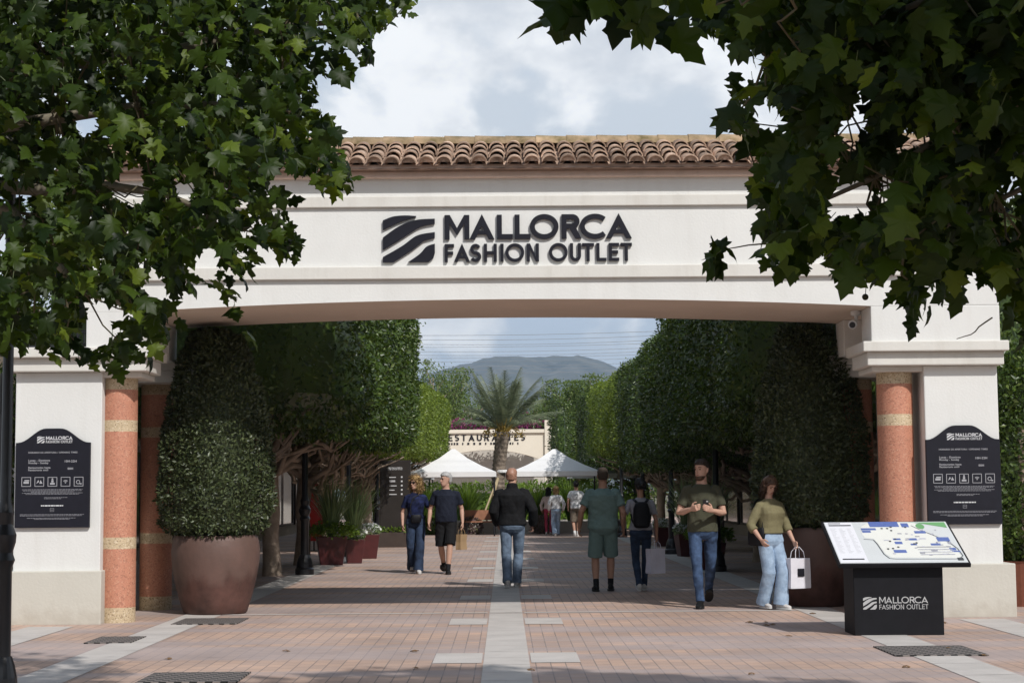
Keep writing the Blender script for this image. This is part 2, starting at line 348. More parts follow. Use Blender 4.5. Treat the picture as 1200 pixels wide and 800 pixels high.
def paver_mat():
    m = bpy.data.materials.new('brick_pavers'); nt, N, L, P = nodes_of(m); tc = N.new('ShaderNodeTexCoord')
    sp = N.new('ShaderNodeSeparateXYZ'); L.new(tc.outputs['Object'], sp.inputs[0])
    cb = N.new('ShaderNodeCombineXYZ'); L.new(sp.outputs['Y'], cb.inputs[0]); L.new(sp.outputs['X'], cb.inputs[1])
    br = N.new('ShaderNodeTexBrick'); br.inputs['Scale'].default_value = 1.0; br.inputs['Brick Width'].default_value = 0.25; br.inputs['Row Height'].default_value = 0.125
    br.inputs['Mortar Size'].default_value = 0.0055; br.inputs['Mortar Smooth'].default_value = 0.3; br.inputs['Bias'].default_value = 0.0
    br.inputs['Color1'].default_value = (0.51, 0.35, 0.265, 1); br.inputs['Color2'].default_value = (0.43, 0.31, 0.25, 1); br.inputs['Mortar'].default_value = (0.22, 0.18, 0.16, 1)
    L.new(cb.outputs[0], br.inputs['Vector'])
    # rows laid in greyer batches
    mp = N.new('ShaderNodeMapping'); mp.inputs['Scale'].default_value = (0.16, 1.35, 1); L.new(tc.outputs['Object'], mp.inputs[0])
    n1 = N.new('ShaderNodeTexNoise'); n1.inputs['Scale'].default_value = 1.0; n1.inputs['Detail'].default_value = 4; L.new(mp.outputs[0], n1.inputs['Vector'])
    r1 = N.new('ShaderNodeValToRGB'); r1.color_ramp.elements[0].position = 0.46; r1.color_ramp.elements[1].position = 0.56; L.new(n1.outputs['Fac'], r1.inputs[0])
    mx = N.new('ShaderNodeMix'); mx.data_type = 'RGBA'; L.new(br.outputs['Color'], mx.inputs['A']); mx.inputs['B'].default_value = (0.37, 0.315, 0.305, 1)
    ml = N.new('ShaderNodeMath'); ml.operation = 'MULTIPLY'; ml.inputs[1].default_value = 0.7; L.new(r1.outputs[0], ml.inputs[0]); L.new(ml.outputs[0], mx.inputs['Factor'])
    n2 = N.new('ShaderNodeTexNoise'); n2.inputs['Scale'].default_value = 0.7; n2.inputs['Detail'].default_value = 7; L.new(tc.outputs['Object'], n2.inputs['Vector'])
    mr = N.new('ShaderNodeMapRange'); mr.inputs['From Min'].default_value = 0.3; mr.inputs['From Max'].default_value = 0.7; mr.inputs['To Min'].default_value = 0.80; mr.inputs['To Max'].default_value = 1.14; L.new(n2.outputs['Fac'], mr.inputs[0])
    vo = N.new('ShaderNodeTexVoronoi'); vo.inputs['Scale'].default_value = 1.6; L.new(tc.outputs['Object'], vo.inputs['Vector'])
    vr = N.new('ShaderNodeMapRange'); vr.inputs['From Min'].default_value = .018; vr.inputs['From Max'].default_value = .05; vr.inputs['To Min'].default_value = .45; vr.inputs['To Max'].default_value = 0; L.new(vo.outputs['Distance'], vr.inputs[0])
    n3 = N.new('ShaderNodeTexNoise'); n3.inputs['Scale'].default_value = 2.2; n3.inputs['Detail'].default_value = 8; n3.inputs['Roughness'].default_value = .7; L.new(tc.outputs['Object'], n3.inputs['Vector'])
    v3 = N.new('ShaderNodeMapRange'); v3.inputs['From Min'].default_value = .56; v3.inputs['From Max'].default_value = .74; v3.inputs['To Max'].default_value = .40; L.new(n3.outputs['Fac'], v3.inputs[0])
    mm = N.new('ShaderNodeMath'); mm.operation = 'MAXIMUM'; L.new(vr.outputs[0], mm.inputs[0]); L.new(v3.outputs[0], mm.inputs[1])
    m2 = N.new('ShaderNodeMix'); m2.data_type = 'RGBA'; L.new(mm.outputs[0], m2.inputs['Factor']); L.new(mx.outputs['Result'], m2.inputs['A']); m2.inputs['B'].default_value = (.17, .14, .13, 1)
    hs = N.new('ShaderNodeHueSaturation'); L.new(m2.outputs['Result'], hs.inputs['Color']); L.new(mr.outputs[0], hs.inputs['Value']); L.new(hs.outputs[0], P.inputs['Base Color'])
    P.inputs['Roughness'].default_value = 0.75; P.inputs['Specular IOR Level'].default_value = 0.3
    b = N.new('ShaderNodeBump'); b.inputs['Strength'].default_value = 0.35; b.inputs['Distance'].default_value = 0.006; b.invert = True
    L.new(br.outputs['Fac'], b.inputs['Height']); L.new(b.outputs[0], P.inputs['Normal'])
    return m
M['paver'] = paver_mat()
M['slab'] = pm('pale_stone_slab', (0.50, 0.465, 0.43), 0.75, 0.1, 2.5, 0.1, 50, spec=0.3)
M['ground'] = pm('dry_earth', (0.16, 0.14, 0.09), 0.95, 0.3, 0.05)
M['hill'] = pm('wooded_hill', (0.115, 0.11, 0.085), 0.95, 0.3, 0.016, tint=(0.016, 0.028, 0.018))
M['wire'] = pm('steel_wire', (0.30, 0.31, 0.33), 0.5, 0.1, 5)
def grate_mat():
    m = bpy.data.materials.new('drain_mesh'); nt, N, L, P = nodes_of(m); tc = N.new('ShaderNodeTexCoord')
    ck = N.new('ShaderNodeTexChecker'); ck.inputs['Scale'].default_value = 17; ck.inputs['Color1'].default_value = (0.012, 0.011, 0.010, 1); ck.inputs['Color2'].default_value = (0.20, 0.175, 0.16, 1)
    L.new(tc.outputs['Object'], ck.inputs['Vector']); L.new(ck.outputs[0], P.inputs['Base Color']); P.inputs['Roughness'].default_value = 0.8; return m
M['grate'] = grate_mat()

# ------------------------------------------------------------------ lettering
def arc(cx, cy, rx, ry, a0, a1, n=14): return [(cx + rx * math.cos(rad(a0 + (a1 - a0) * i / n)), cy + ry * math.sin(rad(a0 + (a1 - a0) * i / n))) for i in range(n + 1)]
def band(path, t):
    L_, R_ = [], []
    for i, p in enumerate(path):
        a = path[max(0, i - 1)]; b = path[min(len(path) - 1, i + 1)]; dx, dy = b[0] - a[0], b[1] - a[1]; l = math.hypot(dx, dy) or 1
        nx, ny = -dy / l * t / 2, dx / l * t / 2; L_.append((p[0] + nx, p[1] + ny)); R_.append((p[0] - nx, p[1] - ny))
    return L_ + R_[::-1]
def letter(ch, w, h, t):
    t *= .85
    if ch == 'I': return [[(0, 0), (w, 0), (w, h), (0, h)]]
    if ch == 'L': return [[(0, 0), (w, 0), (w, t), (t, t), (t, h), (0, h)]]
    if ch == 'T': return [[(w / 2 - t / 2, 0), (w / 2 + t / 2, 0), (w / 2 + t / 2, h - t), (w, h - t), (w, h), (0, h), (0, h - t), (w / 2 - t / 2, h - t)]]
    if ch == 'E': c = h / 2 - t / 2; return [[(0, 0), (w, 0), (w, t), (t, t), (t, c), (w * .9, c), (w * .9, c + t), (t, c + t), (t, h - t), (w, h - t), (w, h), (0, h)]]
    if ch == 'F': c = h / 2 - t / 2; return [[(0, 0), (t, 0), (t, c), (w * .9, c), (w * .9, c + t), (t, c + t), (t, h - t), (w, h - t), (w, h), (0, h)]]
    if ch == 'H': c = h / 2 - t / 2; return [[(0, 0), (t, 0), (t, c), (w - t, c), (w - t, 0), (w, 0), (w, h), (w - t, h), (w - t, c + t), (t, c + t), (t, h), (0, h)]]
    if ch == 'N': return [[(0, 0), (t, 0), (t, h - t * 1.6), (w - t * 1.05, 0), (w, 0), (w, h), (w - t, h), (w - t, t * 1.6), (t * 1.05, h), (0, h)]]
    if ch == 'M': return [[(0, 0), (t, 0), (t, h - 1.75 * t), (w / 2, h * .16), (w - t, h - 1.75 * t), (w - t, 0), (w, 0), (w, h), (w - t * 1.05, h), (w / 2, h * .16 + 1.5 * t), (t * 1.05, h), (0, h)]]
    if ch == 'A':
        s = (w / 2) / h; q = t * 1.14; c0 = .2 * h; c1 = c0 + .8 * t
        return [[(0, 0), (q, 0), (q + s * c0, c0), (w - q - s * c0, c0), (w - q, 0), (w, 0), (w / 2, h * 1.03)], [(q + s * c1, c1), (w - q - s * c1, c1), (w / 2, (w / 2 - q) / s)]]
    if ch == 'O': return [arc(w / 2, h / 2, w / 2, h / 2 * 1.03, 0, 360, 40)[:-1], arc(w / 2, h / 2, w / 2 - t, h / 2 * 1.03 - t, 0, 360, 40)[:-1]]
    if ch == 'C': return [band(arc(w * .60, h / 2, w * .60 - t / 2, h / 2 * 1.03 - t / 2, 44, 316, 34), t)]
    if ch == 'R':
        rb = .29 * h; cx = w * .55; ax = min(rb, w - cx - .02 * w)
        o = [(0, 0), (t, 0), (t, h - 2 * rb - .0 * t), (cx * .72, h - 2 * rb), (w - 1.22 * t, 0), (w, 0)] + arc(cx, h - rb, ax, rb, -62, 90, 16) + [(0, h)]
        i = [(t, h - t)] + arc(cx, h - rb, ax - t, rb - t, 90, -90, 12) + [(t, h - 2 * rb + t)]
        return [o, i]
    if ch == 'S':
        r = (h - t) / 4; rx = (w - t) / 2
        return [band(arc(w / 2, h - t / 2 - r, rx * .93, r, 28, 270, 18) + arc(w / 2, t / 2 + r, rx, r, 90, -152, 18)[1:], t)]
    if ch == 'U': r = (w - t) / 2; return [band([(t / 2, h), (t / 2, h * .6)] + arc(w / 2, t / 2 + r, r, r, 180, 360, 18) + [(w - t / 2, h * .6), (w - t / 2, h)], t)]
    return []
ROW1 = [('M', 332, 438), ('A', 438, 545), ('L', 556, 624), ('L', 632, 700), ('O', 697, 820), ('R', 833, 918), ('C', 911, 1020), ('A', 1022, 1133)]
ROW2 = [('F', 332, 372), ('A', 372, 440), ('S', 440, 488), ('H', 500, 555), ('I', 570, 584), ('O', 592, 672), ('N', 683, 735), ('O', 778, 858), ('U', 868, 915), ('T', 920, 971), ('L', 981, 1024), ('E', 1034, 1078), ('T', 1085, 1133)]
def brand_loops(wt=1.0):
    """lettering and emblem, origin at emblem's lower left, width 1065 units"""
    L_ = []
    for ch, a, b in ROW1: L_ += [[(a - 68 + x, 97 + y) for x, y in lp] for lp in letter(ch, b - a, 105, 25 * wt)]
    for ch, a, b in ROW2: L_ += [[(a - 68 + x, 0 + y) for x, y in lp] for lp in letter(ch, b - a, 77, 15.5 * wt)]
    return L_
def spline(pts, n=18):
    out = []; m = len(pts)
    for i in range(m - 1):
        p0, p1, p2, p3 = pts[max(i - 1, 0)], pts[i], pts[i + 1], pts[min(i + 2, m - 1)]
        for k in range(n // (m - 1) + 1):
            t = k / (n // (m - 1) + 1)
            out.append(tuple(0.5 * ((2 * p1[j]) + (-p0[j] + p2[j]) * t + (2 * p0[j] - 5 * p1[j] + 4 * p2[j] - p3[j]) * t * t + (-p0[j] + 3 * p1[j] - 3 * p2[j] + p3[j]) * t ** 3) for j in range(2)))
    out.append(pts[-1]); return out
def emblem_loops():
    S = [([(68, 94), (110, 78), (160, 73), (210, 76)], [(210, 80), (150, 98), (105, 118), (68, 136)]),
         ([(68, 168), (140, 118), (210, 93), (290, 88)], [(290, 110), (225, 125), (150, 172), (68, 222)]),
         ([(68, 252), (150, 205), (215, 160), (290, 146)], [(290, 170), (245, 182), (190, 225), (112, 275), (68, 275)]),
         ([(175, 275), (225, 240), (255, 208), (290, 196)], [(290, 235), (283, 258), (262, 275)])]
    return [[(x - 68, 275 - y) for x, y in (spline(a) + (spline(b) if len(b) > 3 and b[-1][1] != 275 else b))] for a, b in S]
def loops_mesh(name, loops, scale, depth):
    cu = bpy.data.curves.new(name, 'CURVE'); cu.dimensions = '2D'; cu.fill_mode = 'BOTH'; cu.extrude = depth / 2
    for lp in loops:
        sp = cu.splines.new('POLY'); sp.points.add(len(lp) - 1); sp.use_cyclic_u = True
        for p, (x, y) in zip(sp.points, lp): p.co = (x * scale, y * scale, 0, 1)
    return curve_mesh(name, cu)
def curve_mesh(name, cu):
    o = bpy.data.objects.new(name, cu); COL.objects.link(o); dg = bpy.context.evaluated_depsgraph_get()
    me = bpy.data.meshes.new_from_object(o.evaluated_get(dg)); me.name = name; bpy.data.objects.remove(o); bpy.data.curves.remove(cu)
    return me
UPR = Matrix(((1, 0, 0, 0), (0, 0, -1, 0), (0, 1, 0, 0), (0, 0, 0, 1)))     # x stays, y -> z, facing -Y
def put(me, mat, name, parent, mtx, label=None):
    me.transform(mtx); me.materials.clear(); me.materials.append(mat); me.update(); return link(name, me, parent, label=label)
def text_mesh(s, size, depth=0.002, align='LEFT', bold=0.0, spacing=1.0):
    cu = bpy.data.curves.new('text', 'FONT'); cu.body = s; cu.size = size; cu.extrude = depth / 2; cu.align_x = align; cu.offset = bold * size; cu.space_character = spacing; cu.resolution_u = 3
    return curve_mesh('text', cu)
def join_meshes(name, items):
    """list of (mesh, matrix) -> one mesh"""
    bm = bmesh.new()
    for me, mtx in items:
        n = len(bm.verts); me.transform(mtx); bm.from_mesh(me); bpy.data.meshes.remove(me)
    out = bpy.data.meshes.new(name); bm.to_mesh(out); bm.free(); return out

# ------------------------------------------------------------------ leaves
def leaf_cloud(name, tmpl, faces, P, T, Nn, S, mat, parent=None, smooth=False, label=None):
    """P centres, T tip directions, Nn face normals, S sizes -> one mesh of many leaves"""
    P = np.asarray(P, float); T = np.asarray(T, float); Nn = np.asarray(Nn, float); S = np.asarray(S, float)
    T = T / (np.linalg.norm(T, axis=1, keepdims=True) + 1e-9)
    Nn = Nn - T * np.sum(Nn * T, axis=1, keepdims=True); Nn = Nn / (np.linalg.norm(Nn, axis=1, keepdims=True) + 1e-9)
    U = np.cross(T, Nn); t = np.asarray(tmpl, float); k = len(t); n = len(P)
    V = P[:, None, :] + S[:, None, None] * (U[:, None, :] * t[None, :, 0:1] + T[:, None, :] * t[None, :, 1:2] + Nn[:, None, :] * t[None, :, 2:3])
    F = np.asarray(faces, np.int32); m = F.shape[0]; c = F.shape[1]
    idx = (F[None] + (np.arange(n, dtype=np.int32) * k)[:, None, None]).reshape(-1)
    me = bpy.data.meshes.new(name); me.vertices.add(n * k); me.vertices.foreach_set('co', V.reshape(-1))
    me.loops.add(n * m * c); me.loops.foreach_set('vertex_index', idx)
    me.polygons.add(n * m); me.polygons.foreach_set('loop_start', np.arange(0, n * m * c, c, dtype=np.int32))
    try: me.polygons.foreach_set('loop_total', np.full(n * m, c, np.int32))
    except Exception: pass
    me.materials.append(mat); me.update(calc_edges=True)
    if smooth: me.polygons.foreach_set('use_smooth', np.ones(n * m, bool))
    return link(name, me, parent, label=label)
def unit(a): return a / (np.linalg.norm(a, axis=1, keepdims=True) + 1e-9)
SMALL = [(0, 0, 0), (.24, .45, .06), (0, 1, -.05), (-.24, .45, .06)]; SMALL_F = [(0, 1, 2), (0, 2, 3)]
_half = [(.20, -.05), (.38, .03), (.33, .10), (.30, .20), (.42, .27), (.56, .42), (.46, .44), (.38, .50), (.25, .53), (.24, .64), (.29, .72), (.17, .77), (.09, .88)]
def _plane():
    pts = [(0, .36)] + [(0, 0.02)] + _half + [(0, 1.0)] + [(-x, y) for x, y in reversed(_half)]
    v = [(x, y, -.30 * abs(x) ** 1.3 - .42 * (y - .25) ** 2 + .05 * math.sin(9 * x + 5 * y)) for x, y in pts]; n = len(pts)
    return v, [(0, i, i + 1 if i + 1 < n else 1) for i in range(1, n)]
PLANE, PLANE_F = _plane()

# ================================================================== GROUND
def sheet(name, x0, x1, y0, y1, z, mat, kind=True):
    mb = MB(); b = [mb.vert(p) for p in ((x0, y0, z), (x1, y0, z), (x1, y1, z), (x0, y1, z))]; mb.face(b)
    o = mb.build(name, mat)
    if kind: structure(o)
    return o
sheet('ground', -2550, 2550, -400, 5550, -0.02, M['ground'])
HAZE = 0.00016
sheet('paved_square', -14, 14, -6, 100, 0.0, M['paver'])
GY = 19.2                                             # front plane of the gate
mb = MB()
def flat(x0, x1, y0, y1, z=0.004):
    b = [mb.vert(p) for p in ((x0, y0, z), (x1, y0, z), (x1, y1, z), (x0, y1, z))]; mb.face(b)
def slabs(x0, x1, y0, y1, step, z=0.004, gap=0.012):
    y = y0
    while y < y1: flat(x0, x1, y, min(y + step - gap, y1), z); y += step
slabs(-0.19, 0.20, 6, 20.55, 0.6); slabs(-0.19, 0.20, 20.62, 62, 0.6)
k = 15.0
for k in (10.5, 15.0, 19.25, 23.7, 28.3, 33, 37.6, 42.2, 47, 51.6, 56.2):
    flat(-0.62, -0.205, k - 0.45, k + 0.45); flat(0.215, 0.63, k - 0.45, k + 0.45)
slabs(-3.85, -3.4, 7, 62, 0.9); slabs(3.5, 3.95, 7, 62, 0.9)
slabs(-5.25, -4.75, 7, 19.0, 0.9); slabs(5.0, 5.5, 7, 19.0, 0.9)
flat(-3.39, -0.215, 20.58, 20.72); flat(0.225, 3.49, 20.58, 20.72)
structure(mb.build('stone_paving_strips', M['slab']))
for (x0, x1, y0, y1, x_, lab) in ((98, 152, 748, 754, 0, 'thin dark drain grate nearest the left gate column'), (200, 276, 726, 732, 0, 'dark mesh drain grate in front of the left brown pot'), (158, 276, 791, 801, 0, 'large dark mesh drain grate at the lower left edge'), (1050, 1162, 759, 769, 0, 'dark mesh drain grate to the right of the map stand')):
    a = gnd(x0, y1); b = gnd(x1, y1); c = gnd((x0 + x1) / 2, y0)
    mb = MB(); xa, xb = a.x, b.x; ya, yb = a.y, c.y + 0.15
    mb.box(xa, xb, ya, yb, 0.001, 0.012)
    g = mb.build('drain_grate', M['grate']); tag(g, lab, 'drain grate', 'drain grates in the paving')

# far mountain: a solid ridge with depth
def mountain():
    D0, nx, ny = 4200.0, 150, 40
    prof = [(-400, 560), (100, 520), (300, 500), (420, 474), (480, 456), (520, 434), (545, 427), (580, 420), (612, 419), (640, 420), (662, 418), (680, 418), (696, 425), (720, 435), (760, 462), (820, 478), (900, 492), (1100, 520), (1600, 560)]
    xs = np.linspace(-380, 1580, nx); px = [p[0] for p in prof]; py = [p[1] for p in prof]
    top = np.interp(xs, px, py); V = []; F = []
    for j in range(ny):
        t = j / (ny - 1)                                    # 0 foot near, crest at 0.6, then down behind
        d = D0 - 1700 + 2700 * t; h = math.sin(min(1, t / 0.63) * PI / 2) ** 1.3 if t < 0.63 else math.cos((t - 0.63) / 0.37 * PI / 2)
        for i in range(nx):
            Pt = at(xs[i], top[i], D0); X = Pt.x; z = max(0, Pt.z)
            nz = noise.fractal(Vector((X * .004, d * .004, 3)), 1.0, 2.2, 6) * 26 * min(1, h + .15) + noise.fractal(Vector((X * .03, d * .03, 8)), 1.0, 2.0, 4) * 9
            gully = abs(noise.noise(Vector((X * .008, d * .002, 1)))) * 34 * math.sin(PI * min(1, t / .63))
            V.append((X, d + 40 * noise.noise(Vector((X * .006, d * .01, 2))), z * h + nz * (0.6 if abs(t - .63) < .06 else 1.2) - gully - 8))
    for j in range(ny - 1):
        for i in range(nx - 1): F.append((j * nx + i, j * nx + i + 1, (j + 1) * nx + i + 1, (j + 1) * nx + i))
    me = bpy.data.meshes.new('mountain'); me.from_pydata(V, [], F); me.materials.append(M['hill'])
    me.polygons.foreach_set('use_smooth', [True] * len(F)); me.update(); structure(link('mountain', me))
mountain()

# ================================================================== ENTRANCE GATE
GX = 0.04                                             # its centre line
gate = thing('entrance_gate', 'wide cream entrance gate with a clay tiled roof and a low arched opening', 'gate', (GX, GY, 0))
def zz(y, d=GY, x=593): return at(x, y, d).z
HALF_OPEN, PIER_OUT, BEAM_OUT = 4.12, 5.58, 4.95
Z_SPR, Z_CROWN = zz(361.5), zz(350.5)
Z_EAVE = zz(208)
BACK = 21.25; REAR = 22.05
def arch_pts(x0, x1, n=28):
    """segmental arch underside from x0 to x1"""
    out = []
    for i in range(n + 1):
        u = -1 + 2 * i / n; out.append((GX + u * HALF_OPEN, Z_CROWN - (Z_CROWN - Z_SPR) * u * u))
    return out
mb = MB()
ol = [(GX - BEAM_OUT, Z_EAVE), (GX - BEAM_OUT, Z_SPR - 0.001)] + arch_pts(0, 0) + [(GX + BEAM_OUT, Z_SPR - 0.001), (GX + BEAM_OUT, Z_EAVE)]
mb.prism(ol, GY, BACK - 0.01)
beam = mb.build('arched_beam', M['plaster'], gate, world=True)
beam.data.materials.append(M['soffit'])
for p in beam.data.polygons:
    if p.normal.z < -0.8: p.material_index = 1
# mouldings, each proud of the face
mb = MB(); mb.box(GX - BEAM_OUT - .03, GX + BEAM_OUT + .03, GY - 0.045, GY + 0.01, zz(242.5), zz(230)); mb.build('upper_moulding', M['plaster_trim'], gate, world=True, bevel=.008)
mb = MB(); mb.box(GX - BEAM_OUT - .03, GX + BEAM_OUT + .03, GY - 0.055, GY + 0.01, zz(326.5), zz(312)); mb.build('lower_moulding', M['plaster_trim'], gate, world=True, bevel=.008)
mb = MB()
mb.box(GX - BEAM_OUT - .06, GX + BEAM_OUT + .06, GY - 0.09, BACK + .08, zz(209), zz(201.5)); mb.box(GX - BEAM_OUT - .12, GX + BEAM_OUT + .12, GY - 0.16, BACK + .15, zz(201.4), zz(195))
mb.build('cornice', M['cornice'], gate, world=True, bevel=.012)
# piers: front and rear jambs, the wall block with the corner column
ZC0, ZC1 = zz(431, x=593), zz(405, x=593)             # underside and top of the cap
def pier(s):
    X = lambda a: GX + s * a
    def bx(m, a, b, y0, y1, z0, z1): m.box(min(X(a), X(b)), max(X(a), X(b)), y0, y1, z0, z1)
    m = MB(); bx(m, HALF_OPEN, PIER_OUT if s > 0 else 4.75, GY, GY + .52, ZC1 - .01, Z_SPR); bx(m, HALF_OPEN, PIER_OUT if s > 0 else 4.75, BACK - .5, BACK, ZC1 - .01, Z_SPR)
    bx(m, 4.62, PIER_OUT - .02 if s > 0 else 4.74, GY + .521, BACK - .501, ZC1 - .01, Z_SPR)
    if s > 0: bx(m, BEAM_OUT + .002, PIER_OUT - .003, GY + .004, BACK - .02, Z_SPR + .001, zz(300))
    m.build('upper_pier', M['plaster'], gate, world=True, bevel=.01)
    m = MB(); w_in = 4.74 if s > 0 else 4.60
    bx(m, w_in, PIER_OUT, GY + .17, GY + .9, 0, ZC0); bx(m, 4.76, PIER_OUT - .01, GY + .9, REAR - .05, 0, ZC0); m.build('wall_pier', M['plaster'], gate, world=True, bevel=.012)
    m = MB(); bx(m, w_in - .03, PIER_OUT + .12, GY + .11, GY + .52, -.01, zz(665)); bx(m, 4.75, PIER_OUT + .11, GY + .53, REAR, -.01, zz(665)); m.build('plinth', M['plaster_base'], gate, world=True, bevel=.012)
    m = MB()
    bx(m, 4.02, PIER_OUT + .09, GY - .03, GY + .95, ZC0 + .155, ZC1 + .02); bx(m, 4.08, PIER_OUT + .05, GY + .05, GY + .90, ZC0 + .001, ZC0 + .156)
    bx(m, 4.16, 4.80, GY + .20, GY + .95, ZC0 - .06, ZC0 + .002)
    m.build('capital', M['plaster_trim'], gate, world=True, bevel=.012); m = MB()
    bx(m, 4.02, PIER_OUT + .09, REAR - .85, REAR + .1, ZC0 + .155, ZC1 + .02); bx(m, 4.08, PIER_OUT + .05, REAR - .8, REAR + .05, ZC0, ZC0 + .153)
    m.build('capital', M['plaster_trim'], gate, world=True, bevel=.012)
    for (cx, cy) in ((4.47 if s > 0 else 4.465, GY + .47), (4.46, REAR - .27)):
        m = MB(); z_top = ZC0 - .06 if cy < 20.5 else ZC0
        zs = [0, .17, .83, .97, 1.75 + .55, 1.75 + .70, z_top - .14, z_top]
        zs = [0, .17, .83, .96, 2.16, 2.29, z_top - .13, z_top]
        for i in range(len(zs) - 1):
            m.mi = 1 if i % 2 == 0 else 0
            m.lathe([(.203, zs[i]), (.203, zs[i + 1])], (X(cx), cy, 0), 40, i == 0, i == len(zs) - 2)
        smooth_auto(m.build('column', [M['terrazzo'], M['terrazzo_band']], gate, world=True))
pier(1); pier(-1)
# roof: barrel tiles on two slopes, ridge tiles
def roof():
    x0, x1 = GX - BEAM_OUT - .16, GX + BEAM_OUT + .16; ye, yr, yb = GY - .25, 20.22, BACK + .32
    ze, zr = zz(191.5, ye) - .02, zz(172, yr)
    m = MB(); m.prism([(0, 0), (1, 0), (1, 1)], 0, 1); m = MB()
    b = [m.vert(p) for p in ((x0, ye + .03, ze - .035), (x1, ye + .03, ze - .035), (x1, yr, zr - .03), (x0, yr, zr - .03), (x0, yb - .03, ze - .035), (x1, yb - .03, ze - .035))]
    m.face((b[0], b[1], b[2], b[3])); m.face((b[3], b[2], b[5], b[4])); m.face((b[0], b[3], b[4])); m.face((b[1], b[5], b[2])); m.face((b[0], b[4], b[5], b[1]))
    roof_ = m.build('roof', M['tile_pan'], gate, world=True)
    m = MB(); n = int((x1 - x0) / .197); rows = 4
    for side in (0, 1):
        A = Vector((0, ye if side == 0 else yb, ze)); B = Vector((0, yr, zr)); d = (B - A); Ls = d.length; d.normalize(); nn = Vector((0, -d.z, d.y)) if side == 0 else Vector((0, -d.z, d.y)) * -1
        if nn.z < 0: nn = -nn
        for r in range(rows):
            for i in range(n + 1):
                cx = x0 + .06 + i * (x1 - x0 - .12) / n + random.uniform(-.009, .009)
                s0 = r * Ls / rows - (.0 if r == 0 else .05) + random.uniform(-.012, .012); s1 = s0 + Ls / rows + .07
                lift = .012 + .018 * (1 if r else .6) + random.uniform(-.004, .006); yaw = random.uniform(-.03, .03)
                rings = []
                for (s, R, dl) in ((s0, .094, .030), (s1, .076, 0.0)):
                    o = A + d * s + nn * (lift + dl - .02); o.x = cx + (s - s0) * yaw
                    outer = [o + Vector((R * math.cos(PI * j / 8), 0, 0)) + nn * (R * .86 * math.sin(PI * j / 8)) for j in range(9)]
                    inner = [o + Vector(((R - .015) * math.cos(PI * j / 8), 0, 0)) + nn * ((R - .015) * .84 * math.sin(PI * j / 8)) for j in range(8, -1, -1)]
                    rings.append(outer + inner)
                m.rings(rings)
                if r == 0:                                      # mortar plug in the open end
                    o = A + d * (s0 + .03) + nn * (lift + .012); o.x = cx; m.rings([[o + Vector((.078 * math.cos(PI * j / 8), 0, 0)) + nn * (.066 * math.sin(PI * j / 8)) + d * q for j in range(9)] for q in (0, .03)])
                # concave channel tile between
                if i < n and side == 0:
                    rings = []; c2 = cx + .0985
                    for (s, R) in ((s0 + .02, .075), (s1, .085)):
                        o = A + d * s + nn * .055; o.x = c2
                        rings.append([o + Vector((R * math.cos(PI * j / 6), 0, 0)) - nn * (R * .75 * math.sin(PI * j / 6)) for j in range(7)])
                    m.rings(rings, False, False, closed=False)
    o = m.build('roof_tiles', M['tile'], roof_, world=True); smooth_auto(o, 50)
    m = MB(); k = int((x1 - x0) / .36)
    for i in range(k):
        a = x0 + i * (x1 - x0) / k; b_ = a + (x1 - x0) / k + .035; rings = []
        for (x, R, dz) in ((a, .163, .046 + random.uniform(0, .005)), (b_, .157, .041)):
            rings.append([(x, yr + R * math.cos(PI * j / 10), zr - .035 + dz + R * .72 * math.sin(PI * j / 10)) for j in range(11)] + [(x, yr + (R - .018) * math.cos(PI * j / 10), zr - .04 + dz + (R - .018) * .72 * math.sin(PI * j / 10)) for j in range(10, -1, -1)])
        m.rings(rings)
    smooth_auto(m.build('ridge_tiles', M['ridge'], roof_, world=True), 50)
roof()
# raised lettering and emblem on the beam
P0 = at(448.5, 306.5, GY - .06); P1 = at(741, 304.5, GY - .06); SC = (P1.x - P0.x) / 1065
base = Matrix.Translation(Vector((P0.x, GY - .020, (P0.z + P1.z) / 2 - .005)) - Vector(gate.location)) @ UPR
put(loops_mesh('sign_lettering', brand_loops(), SC, .028), M['sign_letter'], 'sign_lettering', gate, base)
put(loops_mesh('sign_emblem', emblem_loops(), SC, .028), M['sign_letter'], 'sign_emblem', gate, base)

# CCTV cameras hung in the corners of the arch
def cctv(px, py, s, label):
    p = at(px, py, GY + .55); t = thing('security_camera', label, 'security camera', (p.x, p.y, Z_SPR + .02), 0, 'security cameras under the arch')
    m = MB(); m.lathe([(.062, -.02), (.062, -.06), (.045, -.075)], n=20); m.tube([(0, 0, -.07), (0, 0, -.14)], .022); m.build('bracket', M['white_plastic'], t, smooth=False)
    m = MB(); m.tube([(-s * .02, .02, -.15), (-s * .06, -.10, -.18), (-s * .075, -.16, -.195)], [.045, .05, .05], 12); hs_ = m.build('housing', M['white_plastic'], t, smooth=False)
    m = MB(); m.tube([(-s * .075, -.155, -.194), (-s * .08, -.175, -.2)], .036, 12); m.build('lens', M['black_metal'], hs_)
cctv(1003, 372, 1, 'white security camera under the right end of the arch')
cctv(181, 372, -1, 'white security camera under the left end of the arch')

# iron scrollwork on top of the left capital
t = thing('iron_railing', 'black wrought iron railing with rings on top of the left gate wall', 'railing', (at(70, 412, GY + .2).x, GY + .2, ZC1 + .02))
m = MB(); m.box(-.5, .36, -.012, .012, 0.02, .04); m.box(-.5, .36, -.012, .012, .19, .21)
for i in range(12): m.box(-.5 + i * .077, -.488 + i * .077, -.008, .008, 0.0, .22)
m.build('rail', M['black_metal'], t)
for i in range(5):
    m = MB(); m.tube([(-.41 + i * .17 + .062 * math.cos(a * PI / 8), -.014, .115 + .062 * math.sin(a * PI / 8)) for a in range(17)], .008, 6); m.build('ring', M['black_metal'], t)

